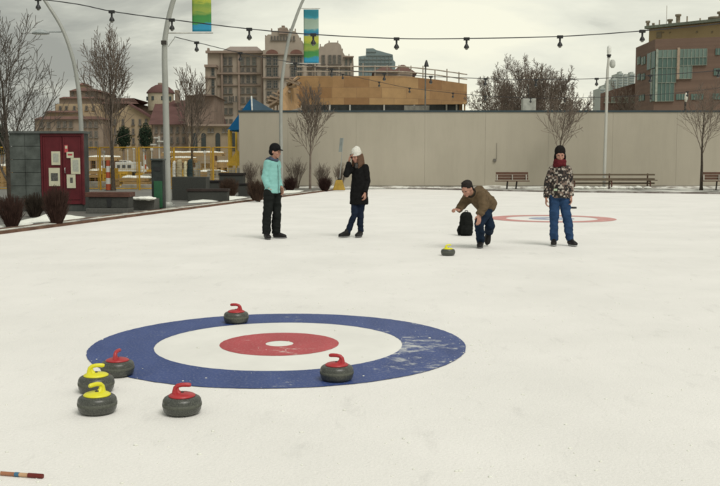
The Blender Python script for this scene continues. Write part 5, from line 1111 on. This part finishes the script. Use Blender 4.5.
for y0, y1 in ((57, 65.3), (67.4, 71.8), (75.4, 83.2), (87.5, 93.5), (97, 103), (108, 114), (119, 126)):
    g_s = WGL if y0 < 84 else WGP
    win(o, 224.6, 228.4, y0, y1, HY, g_s, 2, 3, fw=.17); win(o, 229.6, 233.4, y0, y1, HY, g_s, 2, 3, fw=.17); win(o, 241.8, 245.6, y0, y1, HY, WGP if y0 < 60 else g_s, 2, 3, fw=.2); win(o, 247, 251.4, y0, y1, HY, WGP if y0 < 60 else g_s, 2, 3, fw=.2); win(o, 252.8, 257.4, y0, y1, HY, WGP if y0 < 60 else g_s, 2, 3, fw=.2)
for y0, y1 in ((68, 75.5), (79, 86), (87.5, 95), (100, 108), (113, 121)): win(o, 212.4, 215.8, y0, y1, HY - 2, WGL, 1, 3)
for px in (309, 314, 322, 328.5, 333, 338): 
    for y0, y1 in ((55, 64), (69.5, 75.5)): win(o, px, px + 3.4, y0, y1, Y2, WGP if px > 320 else WGL, 2, 3, fw=.18)
for y0, y1 in ((59, 65), (69, 75)): win(o, 345, 347.6, y0, y1, Y2, WGP, 1, 2); win(o, 349.3, 352, y0, y1, Y2, WGP, 1, 2)
for px in (230.5, 234, 237): win(o, px - .9, px + .9, 96, 101.5, HY - 1, WGL, 1, 1)
b = MB()
for px, y0, y1 in ((266.6, 35.2, 38), (272.6, 28.4, 31), (279.2, 28, 31), (290.5, 28.6, 31), (296, 28.6, 31.2), (301, 37.6, 40.2), (320.6, 44, 46.6), (329.4, 40.6, 43), (338, 40.6, 43), (342.6, 48.6, 51.2), (349, 54, 57)): b = MB(); PB(b, px - .45, px + .45, y0, y1 + .6, HY - 2.6 if px < 305 else HY - 1.2, .8); b.build('finial', STONE2, o)
# lower arched wing of the hotel
AY = 130; o = thing('hotel_wing', 'low beige wing with dark arched doorways between the lamp post and the playground', 'building', (X(212, AY), AY, 0))
b = MB(); PB(b, 189, 241, 126, 0, AY, 18, True); b.build('wall', M('wing_stone', (.27, .215, .15), .85, .15, .4), o); b = MB(); PB(b, 188, 242, 124, 126, AY - .6, 19); b.build('cornice', STONE2, o)
b = MB(); PB(b, 186, 215, 96, 124, AY + 6, 10); b.hip(X(186, AY + 6), X(217, AY + 6), AY + 5, AY + 17, Z(96, AY + 6) + .01, Z(93, AY + 6), 3, 3); b.build('upper_storey', M('brown_storey', (.21, .16, .13), .9, .2, .6), o)
for px in (195.5, 204, 218.3, 234):
    b = MB(); w_ = 2.3; pl = [(X(px - w_, AY), Z(151, AY)), (X(px + w_, AY), Z(151, AY))] + [(X(px + w_ * math.cos(PI * i / 10), AY), Z(135.5 - 2.6 * math.sin(PI * i / 10), AY)) for i in range(11)]
    b.slab(pl, AY - .1, AY - .01); b.build('arched_doorway', M('dark_arch', (.025, .032, .03), .4), o)
for px in (190, 199, 209.5, 213, 224, 228): win(o, px - 1, px + 1, 128.5, 132, AY, WGL, 1, 2)
# ---------------------------------------------------------------- old hotel complex on the left
OC = M('ochre_stucco', (.36, .28, .185), .85, .15, .5); OB = M('brown_stucco', (.26, .205, .16), .85, .18, .4); RF = M('brown_tile_roof', (.15, .09, .075), .85, .15, .5); RF2 = M('dark_red_roof', (.125, .068, .062), .8, .15, .5); CRM = M('cream_drum', (.42, .37, .27), .8, .08)
OY = 150; o = thing('stepped_hotel', 'stepped ochre hotel with brown tiled roofs rising to a small lantern, at the left', 'building', (X(85, OY), OY, 0))
b = MB(); PB(b, 36, 104, 119, 0, OY - 6, 24, True); b.build('wall', OB, o)
b = MB(); PB(b, 46, 104, 112, 119, OY - 4, 20); PB(b, 57, 102, 104, 112, OY - 2, 16); b.build('wall', OC, o)
b = MB(); PB(b, 61, 100, 98, 104, OY - 1, 14); PB(b, 71.5, 98, 90.5, 98, OY, 12); b.build('wall', OB, o)
b = MB(); PB(b, 79, 86.5, 84.6, 90, OY + 2, 4); b.build('lantern', OC, o)
for x0, x1, y0, y1, yy_, dd in ((35.6, 104.3, 116, 119.2, OY - 6.4, 24), (60.8, 100.3, 96.6, 98.4, OY - 1.4, 15), (71, 98.6, 87.0, 91, OY - .4, 13), (78.6, 87, 82.3, 84.8, OY + 1.8, 5), (45.6, 80, 110.6, 112.3, OY - 4.4, 20)):
    b = MB(); h_ = Z(y0, yy_) - Z(y1, yy_); b.hip(X(x0, yy_), X(x1, yy_), yy_, yy_ + dd, Z(y1, yy_), Z(y0, yy_), h_ * 2.2, h_ * 2, .08); b.build('roof', RF if y0 > 83 else TERR, o)
for px in (60, 66, 72, 86, 91.5, 97): win(o, px - 1.6, px + 1.6, 121.5, 127, OY - 6, WGP, 2, 2, fw=.15); win(o, px - 1.6, px + 1.6, 131, 137, OY - 6, WGP, 2, 2, fw=.15); win(o, px - 1.6, px + 1.6, 141, 147, OY - 6, WGL, 2, 2, fw=.15)
for px in (50, 43): win(o, px - 1.6, px + 1.6, 122, 127, OY - 6, WGP, 2, 2, fw=.15)
for px in (74.5, 80, 88.5, 94): win(o, px - 1, px + 1, 92.5, 96.2, OY, WGL, 1, 2, fw=.12)
for px in (62, 68, 76, 88, 95): win(o, px - 1.1, px + 1.1, 106, 110, OY - 2, WGL, 1, 2, fw=.12)
b = MB(); PB(b, 104.2, 134, 103, 0, OY + 1, 20, True); b.build('wall', OB, o)
b = MB(); b.hip(X(96, OY), X(140, OY), OY - .5, OY + 21, Z(104, OY), Z(96.2, OY), 5.5, 5, .2); b.build('roof', RF, o)
b = MB(); Yg = OY - 2; b.slab([(X(110, Yg), 0), (X(152.5, Yg), 0), (X(152.5, Yg), Z(118.5, Yg)), (X(131, Yg), Z(104.5, Yg)), (X(110, Yg), Z(116, Yg))], Yg, Yg + 2.9); b.build('gable', OC, o)
b = MB(); b.slab([(X(130.8, Yg), Z(103.2, Yg)), (X(154, Yg), Z(117.8, Yg)), (X(154, Yg), Z(119.5, Yg)), (X(130.8, Yg), Z(105, Yg))], Yg - .6, Yg + 2.9); b.build('verge', RF2, o)
for px in (116, 124, 134, 141, 147): 
    for y0 in (119, 128.5, 138): win(o, px - 1.2, px + 1.2, y0, y0 + 5.5, Yg, WGL, 1, 2, fw=.14)
DY = 140; o = thing('domed_hall', 'long building with a dark red roof and a small cream drum with a dome', 'building', (X(170, DY), DY, 0))
b = MB(); PB(b, 153, 208, 124, 0, DY, 20, True); b.build('wall', OB, o)
vs = [(X(150, DY), DY - .6, Z(124.6, DY)), (X(209, DY), DY - .6, Z(124.6, DY)), (X(209, DY), DY + 12, Z(101.5, DY) + 1.0), (X(140, DY), DY + 12, Z(101.5, DY) + 1.0), (X(150, DY), DY + 20, Z(124.6, DY)), (X(209, DY), DY + 20, Z(124.6, DY))]
b = MB(); b.add(vs, [(0, 1, 2, 3), (3, 2, 5, 4), (0, 3, 4), (1, 5, 2), (0, 4, 5, 1)]); b.build('roof', RF2, o)
cx_, cy_ = X(162, DY + 12), DY + 12; rr = 13 * (DY + 12) / F; zb, zm, zt = Z(105, DY + 12), Z(93.6, DY + 12), Z(84.6, DY + 12)
b = MB(); b.lathe([(rr * .97, zb - 1), (rr * .97, zm)], (cx_, cy_, 0), 32); b.build('drum', CRM, o)
b = MB(); b.lathe([(rr * 1.06, zm + .0), (rr * 1.06, zm + .15), (rr * .93, zm + (zt - zm) * .35), (rr * .72, zm + (zt - zm) * .65), (rr * .4, zm + (zt - zm) * .92), (rr * .18, zt), (.01, zt)], (cx_, cy_, 0), 32); b.build('dome', RF2, o)
b = MB(); b.lathe([(rr * .2, zt - .1), (rr * .2, zt + .25), (.01, zt + .3)], (cx_, cy_, 0), 14); b.build('cap', OB, o)
for px in (150.6, 157, 166, 172): 
    b = MB(); dx = X(px, DY + 12) - cx_; yy_ = cy_ - math.sqrt(max(.01, (rr * .97) ** 2 - dx * dx)); b.box(X(px, DY + 12) - .28, X(px, DY + 12) + .28, yy_ - .05, yy_ + .3, Z(101, DY + 12), Z(97, DY + 12)); b.build('window', WGL, o)
b = MB(); PB(b, 176, 179.6, 90, 103, DY + 8, 1.2); b.build('chimney', OB, o)
for px in (157, 163, 172, 178, 184, 191): 
    for y0 in (127, 137): win(o, px - 1.2, px + 1.2, y0, y0 + 5.5, DY, WGL, 1, 2, fw=.14)
# ---------------------------------------------------------------- glass office block and brown roofs beyond
GY = 260; o = thing('glass_office', 'grey blue glass office block with a stepped slanting top, far behind the timber building', 'building', (X(378, GY), GY, 0)); GB = M('blue_grey_glazing', (.17, .22, .225), .25, .12, .12); GB2 = M('glazing_lines', (.19, .215, .205), .5)
b = MB(); b.slab([(X(a, GY), Z(c, GY) if c else 0) for a, c in [(358.5, 0), (358.5, 56.5), (366, 55.5), (366, 48.5), (373, 48.2), (376, 50), (392.5, 54.6), (393, 60), (395, 62), (395, 0)]], GY, GY + 24); b.build('tower', GB, o)
b = MB()
for y_ in (52, 55.8, 59.6, 63.4, 67.2, 71): PB(b, 366.3 if y_ < 57 else 358.7, 392.2 if y_ > 55 else 376, y_ - .35, y_, GY - .3, .29)
for px in range(361, 395, 4): PB(b, px - .2, px + .2, 57 if px < 367 else 56, 80, GY - .3, .29) if px < 392 else None
b.build('mullions', GB2, o)
GY = 170; o = thing('brown_roofed_house', 'brown hip roofs peeking over the roof rail of the timber building', 'building', (X(400, GY), GY, 0))
b = MB(); PB(b, 374, 412, 72, 0, GY, 12, True); b.build('wall', OB, o)
for x0, x1, y0, y1, d_ in ((372, 398, 64, 72.3, 0), (390, 417, 61.8, 73, 1.2)): b = MB(); b.hip(X(x0, GY), X(x1, GY), GY - .5 + d_, GY + 11, Z(y1, GY), Z(y0, GY), (x1 - x0) * .44 * GY / F, 4.5, 0); b.build('roof', RF, o)
# ---------------------------------------------------------------- brick office building on the right
BRK = None
def brick():
    m, nt, b = new_mat('red_brown_brick'); t = N(nt, 'ShaderNodeTexCoord'); v = t.outputs['Object']; n = noise(nt, .25, 5, .6, v); n2 = noise(nt, 1.0, 2, .5, coords(nt, (.05, .05, 2.6)))
    r = ramp(nt, [(.3, (.155, .10, .074)), (.7, (.19, .125, .094))]); nt.links.new(n.outputs['Fac'], r.inputs['Fac']); r2 = ramp(nt, [(.35, .86), (.65, 1.05)]); nt.links.new(n2.outputs['Fac'], r2.inputs['Fac'])
    a = N(nt, 'ShaderNodeMixRGB', blend_type='MULTIPLY'); a.inputs[0].default_value = 1; nt.links.new(r.outputs[0], a.inputs[1]); nt.links.new(r2.outputs[0], a.inputs[2]); nt.links.new(a.outputs[0], b.inputs['Base Color']); b.inputs['Roughness'].default_value = .9; return m
BRK = brick(); TAN = M('tan_cladding', (.36, .28, .155), .8, .1, .3)
pA, pB_, pC = V((X(633, 118), 118, 0)), V((X(652, 110), 110, 0)), V((X(790, 106), 106, 0)); hb = Z(39.2, 110)
o = thing('brick_office', 'red brown brick office building with green glazing and a tan top storey at the right', 'building', (pB_.x, pB_.y, 0))
b = MB(); b.prism([(pA.x, pA.y), (pB_.x, pB_.y), (pC.x, pC.y), (pC.x + 12, 140), (X(634.5, 140), 140)], 0, hb); b.build('wall', BRK, o)
b = MB(); qa, qb, qc = V((X(645.5, 119), 119, 0)), V((X(660, 116), 116, 0)), V((X(760, 109.5), 109.5, 0)); ht = Z(29.3, 119)
b.prism([(qa.x, qa.y), (qc.x, qc.y), (qc.x + 8, 138), (X(647, 138), 138)], hb + .003, ht); b.build('top_storey', TAN, o)
b = MB(); dv = (qc - qa).normalized(); nv = V((dv.y, -dv.x, 0)); c_ = (qa + qc) / 2 + nv * .2 + V((0, 0, ht + .18)); b.obox(c_, dv * ((qc - qa).length / 2 + .3), nv * .5, (0, 0, .17)); b.build('roof_edge', M('grey_green_fascia', (.16, .18, .14), .7), o)
def on(a, c, px):                       # point of line a-c (in plan) seen in a column
    k = (px - 360) / F; d_ = c - a; t = (a.x - k * a.y) / (k * d_.y - d_.x); return a + d_ * t
def facepanel(name, a, c, x0, x1, y0, y1, mat, proud=.1, back=.0, parent=None):
    P0, P1 = on(a, c, x0), on(a, c, x1); d_ = (c - a).normalized(); nn_ = V((d_.y, -d_.x, 0)); Ym = (P0.y + P1.y) / 2; z0, z1 = Z(y1, Ym), Z(y0, Ym); b = MB()
    m_ = (P0 + P1) / 2 + nn_ * (proud + back) / 2; m_.z = (z0 + z1) / 2; b.obox(m_, (P1 - P0) / 2, nn_ * ((proud - back) / 2), V((0, 0, (z1 - z0) / 2))); return b.build(name, mat, parent or o)
GG = M('green_glazing', (.085, .145, .125), .2, .15, .25); GG2 = M('light_green_glazing', (.15, .215, .185), .22, .12, .25); MUL = M('pale_mullion', (.33, .36, .30), .6); BEI = M('beige_fin', (.36, .28, .21), .7)
for k, (x0, x1, y0, y1, g_) in enumerate([(654, 672.8, 50, 58, GG2), (654, 672.8, 58.2, 68, GG), (654, 672.3, 68.2, 83, GG), (654, 670.8, 83.2, 101.5, GG), (675.5, 702.3, 49, 57.8, GG2), (675.5, 702.3, 58, 65.6, GG), (675.5, 688, 65.8, 79, GG2)]):
    gp = facepanel('glazing', pB_, pC, x0, x1, y0, y1, g_, .12, .01); nmul = max(2, int((x1 - x0) / 3.8))
    for i in range(nmul + 1): xm = x0 + .15 + (x1 - x0 - .3) * i / nmul; facepanel('mullion', pB_, pC, xm - .17, xm + .17, y0, y1, MUL, .22, .121, gp)
    facepanel('transom', pB_, pC, x0, x1, y1 - .35, y1 - .02, MUL, .21, .122, gp)
facepanel('fin', pB_, pC, 672.9, 675.3, 48, 79.5, BEI, .35, .02); facepanel('corner_mullion', pB_, pC, 652, 653.9, 49.5, 101.8, MUL, .3, .02)
for k, (x0, x1, y0, y1, g_) in enumerate([(644.2, 651.5, 52.5, 69, GG), (648, 651.6, 69.3, 101.5, GG), (634.5, 637.2, 57, 64.5, GG), (638.5, 642.3, 57, 64.5, GG), (635, 637.5, 74, 80, GG), (638.7, 642, 74, 80, GG), (637, 642, 95, 101, GG)]):
    gp = facepanel('window', pA, pB_, x0, x1, y0, y1, g_, .12, .01); facepanel('mullion', pA, pB_, (x0 + x1) / 2 - .2, (x0 + x1) / 2 + .2, y0, y1, MUL, .2, .121, gp)
for x0, x1, y0, y1 in ((710.5, 715.3, 48.5, 55), (709.5, 715.5, 68.5, 75.5), (673, 685, 94, 99.8), (687.8, 700, 94, 99.8), (709, 721, 93.5, 99.5), (724, 736, 93.5, 99.5), (724, 736, 68, 76), (724, 736, 48, 56)):
    gp = facepanel('window', pB_, pC, x0, x1, y0, y1, GG, .1, .01); n_m = 1 if x1 - x0 < 7 else 3
    for i in range(1, n_m + 1): xm = x0 + (x1 - x0) * i / (n_m + 1); facepanel('mullion', pB_, pC, xm - .17, xm + .17, y0, y1, MUL, .18, .101, gp)
for px in (652, 658, 664.5, 691, 706): facepanel('window' if False else 'vent', qa, qc, px, px + (5 if px == 652 else 1.3), 32 if px < 670 else 31, 38 if px == 652 else 33, M('vent_grey', (.2, .17, .11), .7), .08, .01)
for k, (px, hgt, r_) in enumerate([(646, .95, .2), (651.5, .6, .12), (657.5, .9, .09), (664.5, 2.6, .035), (668, .85, .24), (676, 1.35, .26), (685, 1.0, .09), (698, .6, .1), (712, .55, .5), (719, 1.1, .35)]):
    p_ = on(qa, qc, px); b = MB(); b.lathe([(r_, ht + .36), (r_, ht + hgt), (r_ * 1.5 if r_ > .1 else r_, ht + hgt + .02), (r_ * 1.5 if r_ > .1 else r_, ht + hgt + .25)], (p_.x, p_.y + 1.2, 0), 10); b.build('roof_pipe', M('roof_pipe_grey', (.34, .30, .24), .6), o)
# lower brick wing
Y = 124; o = thing('brick_wing', 'lower brick wing with a slanting top edge left of the brick office building', 'building', (X(616, Y), Y, 0))
b = MB(); wq = [(598.5, 0), (636, 0), (636, 82.5), (612, 89.5), (599, 93.5)]
b.add([(X(a, Y), Y, Z(c, Y) if c else 0) for a, c in wq] + [(X(a + .6, Y + 14), Y + 14, Z(c, Y) if c else 0) for a, c in wq], [(0, 1, 2, 3, 4), (9, 8, 7, 6, 5)] + [(i, 5 + i, 5 + (i + 1) % 5, (i + 1) % 5) for i in range(5)]); b.build('wall', BRK, o)
for px in (605, 611.5, 618, 624.5, 630.5): win(o, px - 1.8, px + 1.8, 97, 102, Y, GG, 2, 1, fr=MUL, fw=.12)
# pale distant towers
random.seed(8); TW = M('pale_tower', (.38, .41, .38), .6, .1, .1); TW2 = M('tower_windows', (.20, .24, .24), .4)
for k, (x0, x1, t, lab) in enumerate([(598.5, 603.5, 88, 'short pale distant tower at the left of the group above the wall'), (604.5, 608, 84, 'pale distant tower just left of the slim post lantern box'), (610.5, 615, 78.5, 'pale distant tower second from the brick office'), (616.5, 621, 73, 'tallest pale distant tower'),
                                     (622, 626, 75.5, 'pale distant tower between the tallest one and the brick office'), (627.5, 632.6, 73.5, 'pale distant tower touching the brick office outline')]):
    Y = 330 + 8 * k; o = thing('tower_block', lab, 'tower block', (X((x0 + x1) / 2, Y), Y, 0), 'pale distant tower blocks'); b = MB(); PB(b, x0, x1, t, 0, Y, 10, True); PB(b, x0 + 1.1, x1 - 1.4, t - 1.6, t, Y + 2, 4); b.build('tower', TW, o)
    b = MB(); y_ = t + 1.5
    while y_ < 112: PB(b, x0 + .5, x1 - .5, y_, y_ + 1, Y - .25, .24); y_ += 2.6
    b.build('window_bands', TW2, o)
# low hills far off close the horizon behind the buildings
b = MB(); n = 120; vs = []
for i in range(n + 1):
    a = -1.2 + 2.4 * i / n; R0 = 1500; h_ = 26 + 16 * mnoise.noise(V((a * 3, 4, 0))) + 6 * mnoise.noise(V((a * 14, 1, 0)))
    for rr_, hh in ((R0, -1), (R0 + 200, h_ * .8), (R0 + 500, h_), (R0 + 900, -1)): vs.append((rr_ * math.sin(a), rr_ * math.cos(a), hh))
b.add(vs, [(i * 4 + j, (i + 1) * 4 + j, (i + 1) * 4 + j + 1, i * 4 + j + 1) for i in range(n) for j in range(3)], True)
tag(b.build('hills', M('snowy_wooded_hills', (.20, .20, .18), .9, .3, .01)), kind='structure')
